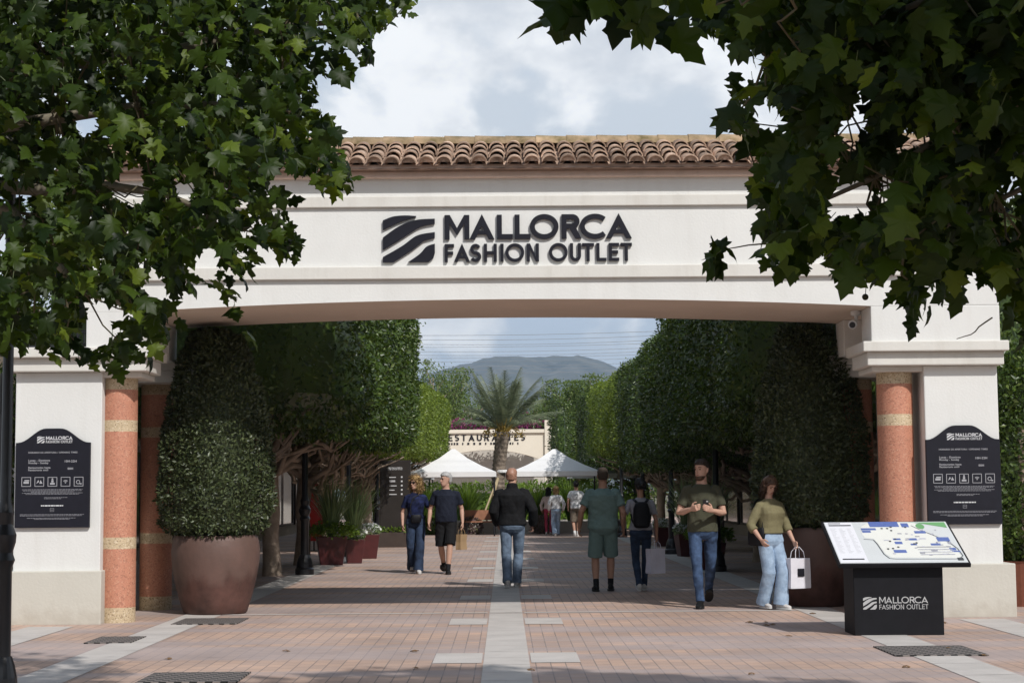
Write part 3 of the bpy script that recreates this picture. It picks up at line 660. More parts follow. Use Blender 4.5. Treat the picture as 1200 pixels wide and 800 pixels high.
# ------------------------------------------------------------------ opening-hours boards
def hours_board(cx_px, y_bot, label):
    p = at(cx_px, y_bot, GY + .12); W, Hs, Ht = .84, .955, 1.115
    t = thing('opening_hours_board', label, 'sign board', (p.x, GY + .169, p.z), 0, 'opening hours boards on the gate walls')
    ol = [(-W / 2, 0), (W / 2, 0), (W / 2, Hs), (W / 2 - .02, Hs)]
    n = 22
    for i in range(n + 1):
        u = i / n; x = (W / 2 - .02) * (1 - 2 * u); k = 1 - abs(1 - 2 * u)
        ol.append((x, Hs + (Ht - Hs) * (0.5 - .5 * math.cos(PI * min(1, k * 1.25)))))
    ol += [(-W / 2 + .02, Hs), (-W / 2, Hs)]
    m = MB(); m.prism(ol, -.045, 0); brd = m.build('board', M['sign_letter'], t, bevel=.004)
    F = lambda x, z: Matrix.Translation((x, -.0465, z)) @ UPR
    s = .40 / 1065
    put(loops_mesh('emblem', emblem_loops(), s, .002), M['white_print'], 'emblem', brd, F(-.18, .95))
    put(loops_mesh('lettering', brand_loops(), s, .002), M['white_print'], 'lettering', brd, F(-.18, .95))
    rows = [('HORARIO DE APERTURA / OPENING TIMES', .026, 0, .835, 'CENTER', .012), ('Lunes - Domingo', .031, -.275, .745, 'LEFT', .02), ('Monday - Sunday', .029, -.275, .718, 'LEFT', .02), ('10H-22H', .034, .20, .733, 'CENTER', .02),
            ('Restaurantes hasta', .029, -.275, .665, 'LEFT', .02), ('Restaurants until', .029, -.275, .638, 'LEFT', .02), ('00H', .034, .20, .65, 'CENTER', .02)]
    it = [(text_mesh(a, b, .002, al, bo, 1.12), F(x, z)) for a, b, x, z, al, bo in rows]
    me = join_meshes('opening_times', it); put(me, M['mid_print'], 'opening_times', brd, Matrix())
    # five pictogram boxes
    for k in range(5):
        cx, cz = -.295 + k * .1475, .515; h = .053; m = MB()
        for (a, b, c, d) in ((-h, h, -h, -h + .006), (-h, h, h - .006, h), (-h, -h + .006, -h + .007, h - .007), (h - .006, h, -h + .007, h - .007)): m.box(cx + a, cx + b, -.0475, -.0455, cz + c, cz + d)
        y0, y1 = -.0475, -.0455
        if k == 0: m.box(cx - .03, cx + .03, y0, y1, cz - .02, cz + .004); m.box(cx - .02, cx + .034, y0, y1, cz + .008, cz + .022)
        elif k == 1: m.prism([(cx - .035, cz - .022), (cx - .012, cz + .022), (cx - .002, cz - .0)], y0, y1); m.prism([(cx + .0, cz - .02), (cx + .014, cz + .02), (cx + .036, cz - .02)], y0, y1)
        elif k == 2: m.box(cx - .012, cx + .012, y0, y1, cz - .008, cz + .018); m.box(cx - .026, cx + .026, y0, y1, cz - .032, cz - .012); m.prism(arc(cx, cz + .03, .01, .01, 0, 360, 10)[:-1], y0, y1)
        elif k == 3:
            for r in (.034, .022): m.prism(band(arc(cx, cz - .018, r, r, 45, 135, 8), .006), y0, y1)
            m.prism(arc(cx, cz - .012, .007, .007, 0, 360, 10)[:-1], y0, y1)
        else: m.prism(band(arc(cx - .006, cz - .005, .02, .02, 0, 350, 12), .007), y0, y1); m.box(cx + .012, cx + .034, y0, y1, cz - .03, cz - .018)
        m.build('pictogram', M['mid_print'], brd)
    m = MB()                                            # paragraphs too small to read: rows of dashes
    def rows_(x0, x1, z, h=.006):
        x = x0
        while x < x1: w = random.uniform(.012, .04); m.box(x, min(x + w, x1), -.047, -.0455, z, z + h); x += w + .006
    for z, w in ((.425, .34), (.412, .33), (.399, .24), (.386, .34), (.373, .30)): rows_(-w, w, z)
    rows_(-.09, .17, .335); rows_(-.09, .10, .323); rows_(-.36, .36, .145); rows_(-.36, .34, .132); rows_(-.28, .27, .105); rows_(-.2, .2, .093)
    m.build('small_print', M['faint_print'], brd)
    m = MB(); rows_(-.125, .125, .24, .014); m.build('address_line', M['white_print'], brd)
    m = MB(); m.box(-.022, .022, -.047, -.0455, .18, .184); m.box(-.022, .022, -.047, -.0455, .216, .22); m.box(-.022, -.018, -.047, -.0455, .185, .215); m.box(.018, .022, -.047, -.0455, .185, .215); m.box(-.012, .012, -.047, -.0455, .197, .203)
    m.build('stamp', M['faint_print'], brd)
hours_board(60.5, 618, 'black arched opening hours board on the wall beside the left terrazzo column')
hours_board(1131.5, 614, 'black arched opening hours board on the wall behind the map stand')

# ------------------------------------------------------------------ map stand
def map_stand():
    a = gnd(997, 742.5); b = gnd(1113, 745.5); X0, X1, Y0 = a.x, b.x, (a.y + b.y) / 2; D = .50
    t = thing('map_stand', 'black map stand with a tilted colourful site plan on top', 'map stand', ((X0 + X1) / 2, Y0, 0)); w = (X1 - X0) / 2
    m = MB(); m.prism([(0, 0), (1, 0), (1, 1)], 0, 1); m = MB()
    b_ = [m.vert(p) for p in ((-w, 0, 0), (w, 0, 0), (w, D, 0), (-w, D, 0), (-w, 0, .665), (w, 0, .665), (w, D, .875), (-w, D, .875))]
    for q in ((3, 2, 1, 0), (4, 5, 6, 7), (0, 1, 5, 4), (1, 2, 6, 5), (2, 3, 7, 6), (3, 0, 4, 7)): m.face([b_[i] for i in q])
    pli = m.build('plinth', M['black_matte'], t, bevel=.006)
    F = Matrix.Translation((-w + .09, -.0015, .255)) @ UPR; s = (2 * w * .78) / 1065 * .93
    put(loops_mesh('emblem', emblem_loops(), s, .003), M['silver'], 'emblem', pli, F); put(loops_mesh('lettering', brand_loops(.72), s, .003), M['silver'], 'lettering', pli, F)
    # tilted panel
    fl = at(982.5, 663, Y0 - .10); fr = at(1138, 667.5, Y0 - .10); Wp = (fr.x - fl.x) / 2; cx = (fl.x + fr.x) / 2 - t.location.x
    zf = .69; Lp = .97; ang = math.atan2(.40, .88)
    R = Matrix.Translation((cx, -.11, zf)) @ Matrix.Rotation(ang, 4, 'X')
    def slab(m_, x0, x1, y0, y1, z0, z1):
        n = len(m_.v); m_.box(x0, x1, y0, y1, z0, z1); m_.v[n:] = [tuple(R @ Vector(p)) for p in m_.v[n:]]
    m = MB(); slab(m, -Wp, Wp, 0, Lp, -.03, .012); m.build('panel_frame', M['black_matte'], t, bevel=.004)
    m = MB(); slab(m, -Wp + .022, Wp - .022, .022, Lp - .022, .0125, .016); m.build('map_sheet', pm('map_paper', (0.56, 0.58, 0.58), .35, .02, 3), t)
    u = lambda x: -Wp + .022 + x * (2 * Wp - .044); v = lambda y: Lp - .022 - y * (Lp - .044)     # x right, y down in the plan, 0..1
    def poly(m_, pts, z0, z1):
        n = len(m_.v); k = len(pts)
        for z in (z0, z1): m_.v.extend(tuple(R @ Vector((u(x), v(y), z))) for x, y in pts)
        m_.face([n + i for i in range(k)]); m_.face([n + k + i for i in reversed(range(k))])
        for i in range(k): j = (i + 1) % k; m_.face((n + j, n + i, n + k + i, n + k + j))
    def R4(m_, x0, x1, y0, y1, z0, z1): poly(m_, [(x0, y0), (x1, y0), (x1, y1), (x0, y1)], z0, z1)
    m = MB(); R4(m, .005, .225, .01, .99, .0165, .0175); m.build('legend', pm('legend_paper', (.70, .70, .73), .35, .02, 3), t)
    m = MB(); poly(m, [(.27, .30), (.29, .12), (.36, .02), (.74, .02), (.80, .30), (.90, .45), (.96, .70), (.97, .86), (.94, .90), (.42, .88), (.385, .80), (.36, .50), (.345, .42), (.28, .40)], .0165, .0175); m.build('site_plan', pm('plan_paper', (.68, .68, .63), .35, .02, 3), t)
    m = MB(); poly(m, [(.69, .02), (.985, .02), (.985, .16), (.88, .10), (.76, .03)], .0178, .0186); poly(m, arc(.77, .12, .035, .07, 0, 360, 14)[:-1], .0178, .0186); m.build('green_area', pm('map_green', (.13, .33, .13), .4, .05, 5), t)
    m = MB()
    for x0, x1, y0, y1 in ((.36, .60, -.0, .13), (.28, .40, .16, .21), (.28, .35, .22, .27), (.62, .68, .04, .14), (.70, .79, .24, .30), (.85, .95, .40, .50), (.78, .86, .55, .60), (.91, .96, .66, .72), (.50, .56, .50, .56), (.46, .56, .70, .77), (.62, .69, .42, .47), (.62, .67, .55, .59), (.50, .56, .42, .46), (.92, .985, .73, .76)): R4(m, x0, x1, y0, y1, .0178, .0188)
    m.build('blue_block', pm('map_blue', (.085, .135, .36), .4, .12, 30), t)
    m = MB()
    for i in range(26):
        x = random.uniform(.40, .92); y = random.uniform(.2, .82); w_ = random.uniform(.008, .05); h_ = random.uniform(.01, .035); R4(m, x, x + w_, y, y + h_, .0191, .0197)
    for y in (.60, .66, .72, .78): R4(m, .66, .93, y + .03, y + .045, .0200, .0205)
    m.build('grey_block', pm('map_grey', (.40, .40, .45), .4, .25, 30, island=.4), t)
    m = MB()
    for i in range(12): x = random.uniform(.42, .70); y = random.uniform(.1, .85); poly(m, arc(x, y, .010, .016, 0, 360, 8)[:-1], .0208, .0214)
    R4(m, .93, .975, .90, .96, .0208, .0214)
    path = [(.265, .43), (.34, .45), (.355, .55), (.372, .80), (.40, .90), (.45, .915), (.94, .925), (.985, .85), (.975, .68), (.93, .50), (.83, .33), (.77, .24), (.70, .10)]
    poly(m, band(path, .008), .0178, .0184)
    m.build('map_line', pm('map_dark', (.05, .055, .06), .4, .1, 30), t)
    m = MB()
    for c0 in (.03, .10, .165):
        for r in range(24):
            if r in (0, 1, 22, 23): continue
            R4(m, c0, c0 + random.uniform(.02, .05), .10 + r * .031, .112 + r * .031, .0178, .0182)
    m.build('index_text', pm('map_pale_text', (.55, .55, .57), .4, .1, 30), t)
    m = MB(); R4(m, .03, .21, .075, .10, .0184, .019); R4(m, .03, .20, .90, .925, .0184, .019); R4(m, .03, .13, .03, .045, .0184, .019); m.build('index_heading', M['sign_letter'], t)
map_stand()

# ------------------------------------------------------------------ street lamps
def lamp_mesh_parts(t, h=4.2):
    m = MB(); m.lathe([(.17, 0), (.17, .10), (.15, .13), (.14, .22), (.115, .30), (.085, .36)], n=20); m.build('base', M['black_metal'], t, smooth=False)
    pr = [(.075, .36), (.072, .95), (.10, 1.0), (.075, 1.05), (.105, 1.12), (.11, 1.17), (.07, 1.24), (.085, 1.32), (.055, 1.40), (.052, 2.4), (.045, h - .5), (.06, h - .47), (.035, h - .40)]
    m = MB(); m.lathe(pr, n=18); smooth_auto(m.build('post', M['black_metal'], t), 30)
    m = MB(); m.lathe([(.09, h - .40), (.10, h - .38), (.17, h - .02), (.19, h)], n=6); lan = m.build('lantern', pm('lantern_glass', (.5, .5, .46), .2, .05, 5), t)
    m = MB(); m.lathe([(.21, h), (.21, h + .03), (.09, h + .16), (.03, h + .22), (.03, h + .27)], n=6); m.build('lantern_cap', M['black_metal'], lan)
LAMPS = [(gnd(357, 673), 'black street lamp in front of the nearest trees on the left'), (Vector((-3.62, 39.8, 0)), 'black street lamp behind the left row of dark red pots'), (Vector((-3.62, 48.6, 0)), 'black street lamp just left of the dark directory totem'),
         (Vector((3.80, 30.8, 0)), 'black street lamp behind the man looking at his phone'), (Vector((3.85, 39.6, 0)), 'black street lamp between the backpack woman and the phone man'), (Vector((3.75, 46.5, 0)), 'black street lamp above the backpack woman on the right'), (Vector((3.75, 55.0, 0)), 'farthest black street lamp on the right beside the white gazebo')]
lt = None
for p, lab in LAMPS:
    if lt is None: lt = thing('street_lamp', lab, 'street lamp', (p.x, p.y, 0), 0, 'black street lamps'); lamp_mesh_parts(lt)
    else: dup(lt, (p.x, p.y, 0), 0, lab)
p = at(6.5, 600, 11.6); dup(lt, (p.x, p.y, -0.0), 0, 'tall black street lamp at the left edge closest to the viewer', (.68, .68, 1))

# black gate bars left of the wall
t = thing('iron_fence', 'black metal fence beyond the left gate wall', 'fence', (-6.6, GY + .5, 0))
m = MB(); m.box(-.85, .80, -.02, .02, .12, .18); m.box(-.85, .80, -.02, .02, 2.62, 2.70); m.box(-.85, .80, -.02, .02, 2.36, 2.42); m.build('rail', M['black_metal'], t)
for i in range(12):
    m = MB(); m.tube([(-.80 + i * .145, 0, 0), (-.80 + i * .145, 0, 2.85)], .014, 6); m.build('bar', M['black_metal'], t)

# ------------------------------------------------------------------ shops behind the trees
def shop_row(x_face, s, y0, y1, label, units):
    t = thing('shop_building', label, 'building', (x_face, y0, 0)); L_ = y1 - y0; H = 4.2
    m = MB(); m.box(min(0, s * 5), max(0, s * 5), 0, L_, -.01, H); m.build('wall', M['shop_wall'], t)
    m = MB(); m.box(min(-s * .35, s * 5.2), max(-s * .35, s * 5.2), -.2, L_ + .2, H, H + .22); m.build('roof', M['tile_pan'], t)
    n = units; w = L_ / n
    for i in range(n):
        a = i * w + .35; b = (i + 1) * w - .35
        m = MB(); x0, x1 = sorted((-s * .03, -s * .10)); m.box(x0, x1, a, b, 2.45, 3.0); m.build('fascia', M['shop_dark'], t)
        m = MB(); x0, x1 = sorted((s * .005, -s * .05)); m.box(x0, x1, a, b, .35, 2.42); wn = m.build('window', M['glass_dark'], t)
        x0, x1 = sorted((-s * .052, -s * .09)); m = MB(); q = [(a, .35), (b, .35), (b, 2.42), (a, 2.42)]
        ob = [[(x, y, z) for y, z in ((a, .35), (b, .35), (b, 2.42), (a, 2.42))] for x in (x0, x1)]; ib = [[(x, y, z) for y, z in ((a + .07, .42), (b - .07, .42), (b - .07, 2.35), (a + .07, 2.35))] for x in (x0, x1)]
        m.rings([ib[0], ob[0], ob[1], ib[1], ib[0]], False, False); m.build('window_frame', M['shop_dark'], wn)
        m = MB(); m.box(x0 + .004, x1 - .004, (a + b) / 2, (a + b) / 2 + .06, .421, 2.349); m.build('mullion', M['shop_dark'], wn)
shop_row(-7.8, -1, 24, 76, 'long low shop building behind the trees on the left', 8)
shop_row(7.8, 1, 24, 76, 'long low shop building behind the trees on the right', 8)
t = thing('tan_building', 'tan rendered building seen through the leaves at the far right', 'building', (14.0, 28.5, 0))
m = MB(); m.box(-3.6, 4, 0, 16, 0, 6.9); m.build('wall', M['tan_wall'], t)
m = MB(); m.box(-3.8, 4.2, -.2, 16.2, 6.9, 7.1); m.build('roof', M['tile_pan'], t)
m = MB(); m.box(-3.62, -3.58, 2, 3.2, 4.6, 6.0); m.box(-3.2, -2.0, -.02, .02, 4.6, 6.0); m.build('window', M['glass_dark'], t)
# low stepped bench wall seen between the left trunks
t = thing('timber_bench', 'dark timber bench steps behind the left tree trunks', 'bench', (-6.2, 36.5, 0))
for i in range(3):
    m = MB(); m.box(-.9, .9, -1.5 + i * .0 + i * .32, -1.2 + i * .32, .18 + i * .2, .24 + i * .2); m.build('plank', M['bench_wood'], t)
for sx in (-.8, .8):
    m = MB(); m.box(sx - .05, sx + .05, -1.45, -.6, 0, .18); m.box(sx - .05, sx + .05, -1.1, -.6, .181, .38); m.box(sx - .05, sx + .05, -.8, -.6, .381, .58); m.build('support', M['shop_dark'], t)
p = at(368, 590, 44); t = thing('banner_stand', 'red banner stand deep behind the left trunks', 'banner', (p.x, 44, 0))
m = MB(); m.box(-.28, .28, -.015, .015, .25, 1.9); m.build('banner', M['red_cloth'], t)
m = MB(); m.tube([(0, .03, 0), (0, .03, 1.9)], .018); m.box(-.25, .25, -.15, .15, 0, .02); m.build('post', M['black_metal'], t)

# directory totem in its planter
p = gnd(463, 641); t = thing('directory_totem', 'tall dark directory totem with white shop list standing in a planter', 'directory sign', (p.x, p.y, 0))
sc_ = FPX / p.y; w = 36 / sc_ / 2
m = MB(); m.box(-w, w, .10, .22, .30, at(463, 539, p.y).z); m.build('panel', M['shop_dark'] if False else pm('totem_panel', (.022, .017, .014), .5, .2, 4), t, bevel=.01)
m = MB(); m.box(-w - .08, w + .06, 0, .42, 0, .40); m.build('planter_box', pm('totem_box', (.05, .035, .028), .6, .2, 4), t, bevel=.01)
ztop = at(463, 539, p.y).z
F = lambda x, z: Matrix.Translation((x, .0985, z)) @ UPR
put(loops_mesh('lettering', brand_loops(), .40 / 1065, .002), M['white_print'], 'lettering', t, F(-.20, ztop - .26)); put(loops_mesh('emblem', emblem_loops(), .40 / 1065, .002), M['white_print'], 'emblem', t, F(-.20, ztop - .26))
m = MB()
for i, ww in enumerate((.18, .16, .20, .14, .20)):
    z = ztop - .47 - i * .115; m.box(-.16, -.16 + ww, .0975, .0995, z, z + .022)
    if i == 1: m.box(-.16, .0, .0975, .0995, z + .028, z + .045)
    m.box(.155, .20, .0975, .0995, z - .005, z + .04)
m.build('shop_list', M['white_print'], t)
n = 420; P = np.stack([RNG.uniform(-w, w, n), RNG.uniform(.01, .40, n), RNG.uniform(.38, .52, n)], 1)
leaf_cloud('foliage', SMALL, SMALL_F, P, RNG.normal(0, 1, (n, 3)) * [1, 1, .5] + [0, 0, .9], RNG.normal(0, 1, (n, 3)), RNG.uniform(.07, .13, n), M['fern_leaf'], t)

# ------------------------------------------------------------------ air
m = MB(); m.box(-2600, 2600, -500, 5600, -1.2, 352); hz = MB()
hm = bpy.data.materials.new('air'); hm.use_nodes = True; _n = hm.node_tree.nodes; _n.clear(); _o = _n.new('ShaderNodeOutputMaterial'); _v = _n.new('ShaderNodeVolumePrincipled')
_v.inputs['Color'].default_value = (0.58, 0.77, 1.0, 1); _v.inputs['Density'].default_value = HAZE; _v.inputs['Anisotropy'].default_value = 0.2
hm.node_tree.links.new(_v.outputs[0], _o.inputs['Volume'])
ho = m.build('haze', hm); ho['kind'] = 'stuff'

# ================================================================== VEGETATION
def rounded_box_points(n, w, l, h, r=0.35):
    """random points and normals on the skin of a box w x l x h (z from 0)"""
    A = np.array([l * h, l * h, w * h, w * h, w * l, w * l * .8]); f = RNG.choice(6, n, p=A / A.sum())
    a = RNG.uniform(-.5, .5, (n, 2)); P = np.zeros((n, 3)); Nn = np.zeros((n, 3))
    for k, (ax, s) in enumerate(((0, -1), (0, 1), (1, -1), (1, 1), (2, 1), (2, -1))):
        i = f == k; o = [q for q in range(3) if q != ax]
        P[i, ax] = s * .5; P[i, o[0]] = a[i, 0]; P[i, o[1]] = a[i, 1]; Nn[i, ax] = s
    D = np.array([w, l, h]); P = P * D
    # round the edges: pull towards an inner box
    inner = np.clip(P, -(D / 2 - r), D / 2 - r); v = P - inner; ln = np.linalg.norm(v, axis=1, keepdims=True)
    vn = v / (ln + 1e-9); P = inner + vn * np.minimum(ln, r); Nn = vn
    P[:, 2] += h / 2
    return P, Nn
def lump(P, f, seed):
    """cheap smooth 3-D noise from summed sines"""
    q = np.asarray(P) * f; out = np.zeros(len(q)); rr = np.random.default_rng(seed)
    for k in range(7):
        w = rr.normal(0, 1, 3) * (1 + .35 * k); out += np.sin(q @ w + rr.uniform(0, 6.28)) / (1 + .25 * k)
    return out / 3.4
def clipped_crown(name, w, l, h, n, size, mat, parent, seed=1, bumpy=.13):
    P, Nn = rounded_box_points(n, w, l, h)
    off = lump(P, 2.2, seed) * bumpy + lump(P, 7, seed + 3) * bumpy * .6 - RNG.exponential(.085, n) + .05; off += (lump(P, 16, seed + 9) > .75) * RNG.uniform(.02, .22, n) * (RNG.random(n) < .35)
    P = P + Nn * off[:, None]
    T = unit(Nn * .45 + RNG.normal(0, .75, (n, 3)) + [0, 0, -.1]); Fn = unit(Nn * .9 + RNG.normal(0, .55, (n, 3)) + [0, 0, .35])
    return leaf_cloud(name, SMALL, SMALL_F, P, T, Fn, RNG.uniform(.7, 1.3, n) * size, mat, parent)
def core_box(name, w, l, h, z0, mat, parent):
    m = MB(); n = 26; rings = []
    for zf, k in ((0, .80), (.06, .97), (.3, 1), (.7, 1), (.93, .97), (1, .80)):
        ring = []
        for j in range(n):
            a = 2 * PI * j / n; c, s = math.cos(a), math.sin(a); q = (abs(c) ** 6 + abs(s) ** 6) ** (-1 / 6)
            ring.append((w / 2 * k * c * q, l / 2 * k * s * q, z0 + h * zf))
        rings.append(ring)
    m.rings(rings); return m.build(name, mat, parent)
def wobble(a, b, n, amp, sag=0.0, seed=0):
    a, b = Vector(a), Vector(b); out = []
    for i in range(n + 1):
        t = i / n; p = a.lerp(b, t); e = math.sin(PI * t)
        p += Vector((noise.noise(Vector((t * 2.2, seed, 1))), noise.noise(Vector((t * 2.2, seed, 5))), noise.noise(Vector((t * 2.2, seed, 9))))) * min(amp, .3 * (b - a).length) * e * 1.2
        p.z -= sag * e; out.append(p)
    return out
CW, CLN, CH = 4.5, 5.0, 3.0
def ficus_proto(label, group):
    t = thing('ficus_tree', label, 'tree', (0, 0, 0), 0, group)
    m = MB(); m.tube(wobble((0, 0, -.05), (.06, .05, 1.75), 8, .10, seed=3), [.19, .165, .15, .145, .14, .14, .15, .16, .17], 12); smooth_auto(m.build('trunk', M['bark'], t), 60)
    rr = random.Random(5)
    m = MB()
    for i in range(28):
        a = 2 * PI * i / 28 + rr.uniform(-.15, .15); R = rr.uniform(1.2, 2.3); e = Vector((R * math.cos(a) * .95, R * math.sin(a) * 1.1, 2.62 + rr.uniform(-.05, .5)))
        s = Vector((.06 + .05 * math.cos(a), .05 + .05 * math.sin(a), rr.uniform(1.45, 1.9))); pts = wobble(s, e, 8, .7, rr.uniform(-.1, .2), i * 7.3)
        r0 = rr.uniform(.032, .07); m.tube(pts, [r0 * (1 - .07 * k) for k in range(9)], 7)
        for q in range(2):
            k = rr.randint(3, 6); e2 = pts[k] + Vector((rr.uniform(-.7, .7), rr.uniform(-.7, .7), rr.uniform(.25, .8))); m.tube(wobble(pts[k], e2, 5, .3, 0, i * 3 + q), [r0 * .5 * (1 - .12 * j) for j in range(6)], 6)
    smooth_auto(m.build('limbs', M['bark'], t), 60)
    return t
ltree = None
def crown_for(t, w, l, h, z0, n, size, mat, seed):
    o = clipped_crown('crown', w, l, h, n, size, mat, t, seed); o.location = (0, 0, z0)
    c = core_box('crown_core', w - .42, l - .42, h - .42, .21, mat, t); c.location = (0, 0, z0)
    return o, c
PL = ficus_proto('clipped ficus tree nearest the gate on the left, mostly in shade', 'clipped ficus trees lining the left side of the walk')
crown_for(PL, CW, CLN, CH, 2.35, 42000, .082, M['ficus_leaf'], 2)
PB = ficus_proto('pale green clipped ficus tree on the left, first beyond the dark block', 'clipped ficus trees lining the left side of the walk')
crown_for(PB, CW, CLN, 2.42, 2.93, 30000, .09, M['ficus_sunlit'], 9)
def place_tree(proto, first, xin, xout, y0, y1, ztop, label, group, rot=0):
    w = abs(xout - xin); cx, cy = (xin + xout) / 2, (y0 + y1) / 2; sc = (w / CW, (y1 - y0) / CLN, (ztop) / (2.35 + CH))
    if first: proto.location = (cx, cy, 0); proto.scale = sc; proto.rotation_euler = (0, 0, rot); r = proto; r['label'] = label
    else: r = dup(proto, (cx, cy, 0), rot, label, sc)
    r['group'] = group; return r
GL, GR = 'clipped ficus trees lining the left side of the walk', 'clipped ficus trees lining the right side of the walk'
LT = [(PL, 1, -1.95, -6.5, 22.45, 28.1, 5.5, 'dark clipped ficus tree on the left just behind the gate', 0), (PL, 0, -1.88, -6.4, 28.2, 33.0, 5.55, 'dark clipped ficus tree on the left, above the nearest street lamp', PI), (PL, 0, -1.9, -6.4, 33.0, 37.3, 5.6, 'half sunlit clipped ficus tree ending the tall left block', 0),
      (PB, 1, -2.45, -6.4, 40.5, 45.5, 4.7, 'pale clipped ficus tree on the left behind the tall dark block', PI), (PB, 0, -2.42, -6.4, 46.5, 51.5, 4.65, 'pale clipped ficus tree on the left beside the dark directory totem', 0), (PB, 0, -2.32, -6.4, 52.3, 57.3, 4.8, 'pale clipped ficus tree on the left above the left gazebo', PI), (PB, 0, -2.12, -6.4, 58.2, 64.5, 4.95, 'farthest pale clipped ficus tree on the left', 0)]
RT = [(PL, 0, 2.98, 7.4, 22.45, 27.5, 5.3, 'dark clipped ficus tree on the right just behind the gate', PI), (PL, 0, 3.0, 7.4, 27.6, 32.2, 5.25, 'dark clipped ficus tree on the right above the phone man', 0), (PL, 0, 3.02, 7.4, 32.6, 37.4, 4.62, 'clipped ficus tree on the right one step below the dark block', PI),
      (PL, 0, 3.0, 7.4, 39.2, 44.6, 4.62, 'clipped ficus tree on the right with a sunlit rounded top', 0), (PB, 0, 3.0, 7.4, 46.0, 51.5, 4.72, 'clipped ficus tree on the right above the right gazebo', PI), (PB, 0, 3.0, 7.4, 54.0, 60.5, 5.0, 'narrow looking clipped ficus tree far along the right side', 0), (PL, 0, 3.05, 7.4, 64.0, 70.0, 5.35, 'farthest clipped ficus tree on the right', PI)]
for a in LT: place_tree(a[0], a[1], a[2], a[3], a[4], a[5], a[6], a[7], GL, a[8])
for a in RT: place_tree(a[0], a[1], a[2], a[3], a[4], a[5], a[6], a[7], GR, a[8])

# potted columnar shrubs beside the gate
def potted(px, py, label):
    p = gnd(px, py); t = thing('potted_ficus', label, 'potted shrub', (p.x, p.y + .20, 0), 0, 'big brown pots with clipped shrubs')
    m = MB(); pr = [(.36, 0), (.385, .02), (.44, .2), (.495, .42), (.528, .62), (.535, .76), (.52, .88), (.505, .93), (.485, .945), (.465, .93), (.46, .86)]
    m.lathe(pr, n=40, cap1=False); smooth_auto(m.build('pot', M['pot'], t), 50)
    m = MB(); m.lathe([(.47, .86), (.2, .88)], n=24); m.build('soil', M['soil'], t)
    m = MB(); m.tube(wobble((0, 0, .84), (.03, 0, 2.4), 6, .1), .05, 8); m.build('stem', M['bark'], t)
    prof = [(.92, .42), (1.05, .60), (1.35, .665), (1.8, .66), (2.2, .62), (2.6, .55), (2.95, .46), (3.2, .39), (3.38, .30), (3.45, .12)]
    n = 26000; z = RNG.uniform(.9, 3.45, n); z = np.where(RNG.random(n) < .06, RNG.uniform(3.25, 3.46, n), z); R = np.interp(z, [q[0] for q in prof], [q[1] for q in prof]); th = RNG.uniform(0, 2 * PI, n)
    dR = np.interp(z + .05, [q[0] for q in prof], [q[1] for q in prof]) - R
    Nn = unit(np.stack([np.cos(th), np.sin(th), -dR / .05 * .6], 1)); P = np.stack([R * np.cos(th), R * np.sin(th), z], 1)
    P += Nn * (lump(P, 4.5, int(px)) * .05 + lump(P, 12, 4) * .03 - RNG.exponential(.04, n) + .02)[:, None]
    leaf_cloud('foliage', SMALL, SMALL_F, P, unit(Nn * .6 + RNG.normal(0, .7, (n, 3)) + [0, 0, .15]), unit(Nn + RNG.normal(0, .55, (n, 3)) + [0, 0, .3]), RNG.uniform(.035, .07, n), M['shrub_leaf'], t)
    m = MB(); m.lathe([(r - .16 if r > .2 else .04, q - .05) for q, r in prof], n=24); m.build('foliage_core', M['shrub_leaf'], t)
    return t
pot1 = potted(249, 719.5, 'big brown glazed pot with a tall clipped shrub by the left column')
b = gnd(958, 711.5); dup(pot1, (b.x + .02, b.y + .42, 0), 2.2, 'big brown glazed pot with a tall clipped shrub behind the woman with the white bag', (1.04, 1.04, 1.03))
p = at(1212, 690, 21.0); t2 = thing('planted_box', 'rust coloured planter with a dark bushy shrub right of the gate', 'planter', (p.x, 21.3, 0))
m = MB(); m.lathe([(.40, 0), (.44, .52), (.46, .55), (.43, .55), (.42, .50)], n=28, cap1=False); m.build('pot', M['orange_pot'], t2)
n = 14000; P = RNG.normal(0, 1, (n, 3)); P = unit(P) * (RNG.uniform(.55, 1, n) ** .5)[:, None]; Nn = unit(P); P = P * [.80, .75, 1.45] + [0.05, 0, 1.85]; P += Nn * (lump(P, 3, 8) * .12)[:, None]
leaf_cloud('foliage', SMALL, SMALL_F, P, unit(Nn * .5 + RNG.normal(0, .7, (n, 3))), unit(Nn + RNG.normal(0, .6, (n, 3)) + [0, 0, .4]), RNG.uniform(.05, .1, n), M['ficus_leaf'], t2)
m = MB(); m.tube(wobble((0, 0, .4), (0, 0, 2.2), 5, .1), .04, 8); m.build('stem', M['bark'], t2)
# dark hedge right of the gate, behind
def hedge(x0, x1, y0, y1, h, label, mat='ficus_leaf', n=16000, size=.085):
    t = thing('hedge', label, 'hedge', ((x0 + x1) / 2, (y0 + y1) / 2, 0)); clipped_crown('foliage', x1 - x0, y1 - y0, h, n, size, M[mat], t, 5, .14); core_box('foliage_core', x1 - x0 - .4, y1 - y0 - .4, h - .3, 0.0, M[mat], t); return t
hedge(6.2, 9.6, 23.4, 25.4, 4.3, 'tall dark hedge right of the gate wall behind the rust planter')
hedge(-11.0, -6.8, 22.6, 24.6, 3.2, 'dark hedge behind the black fence left of the gate')

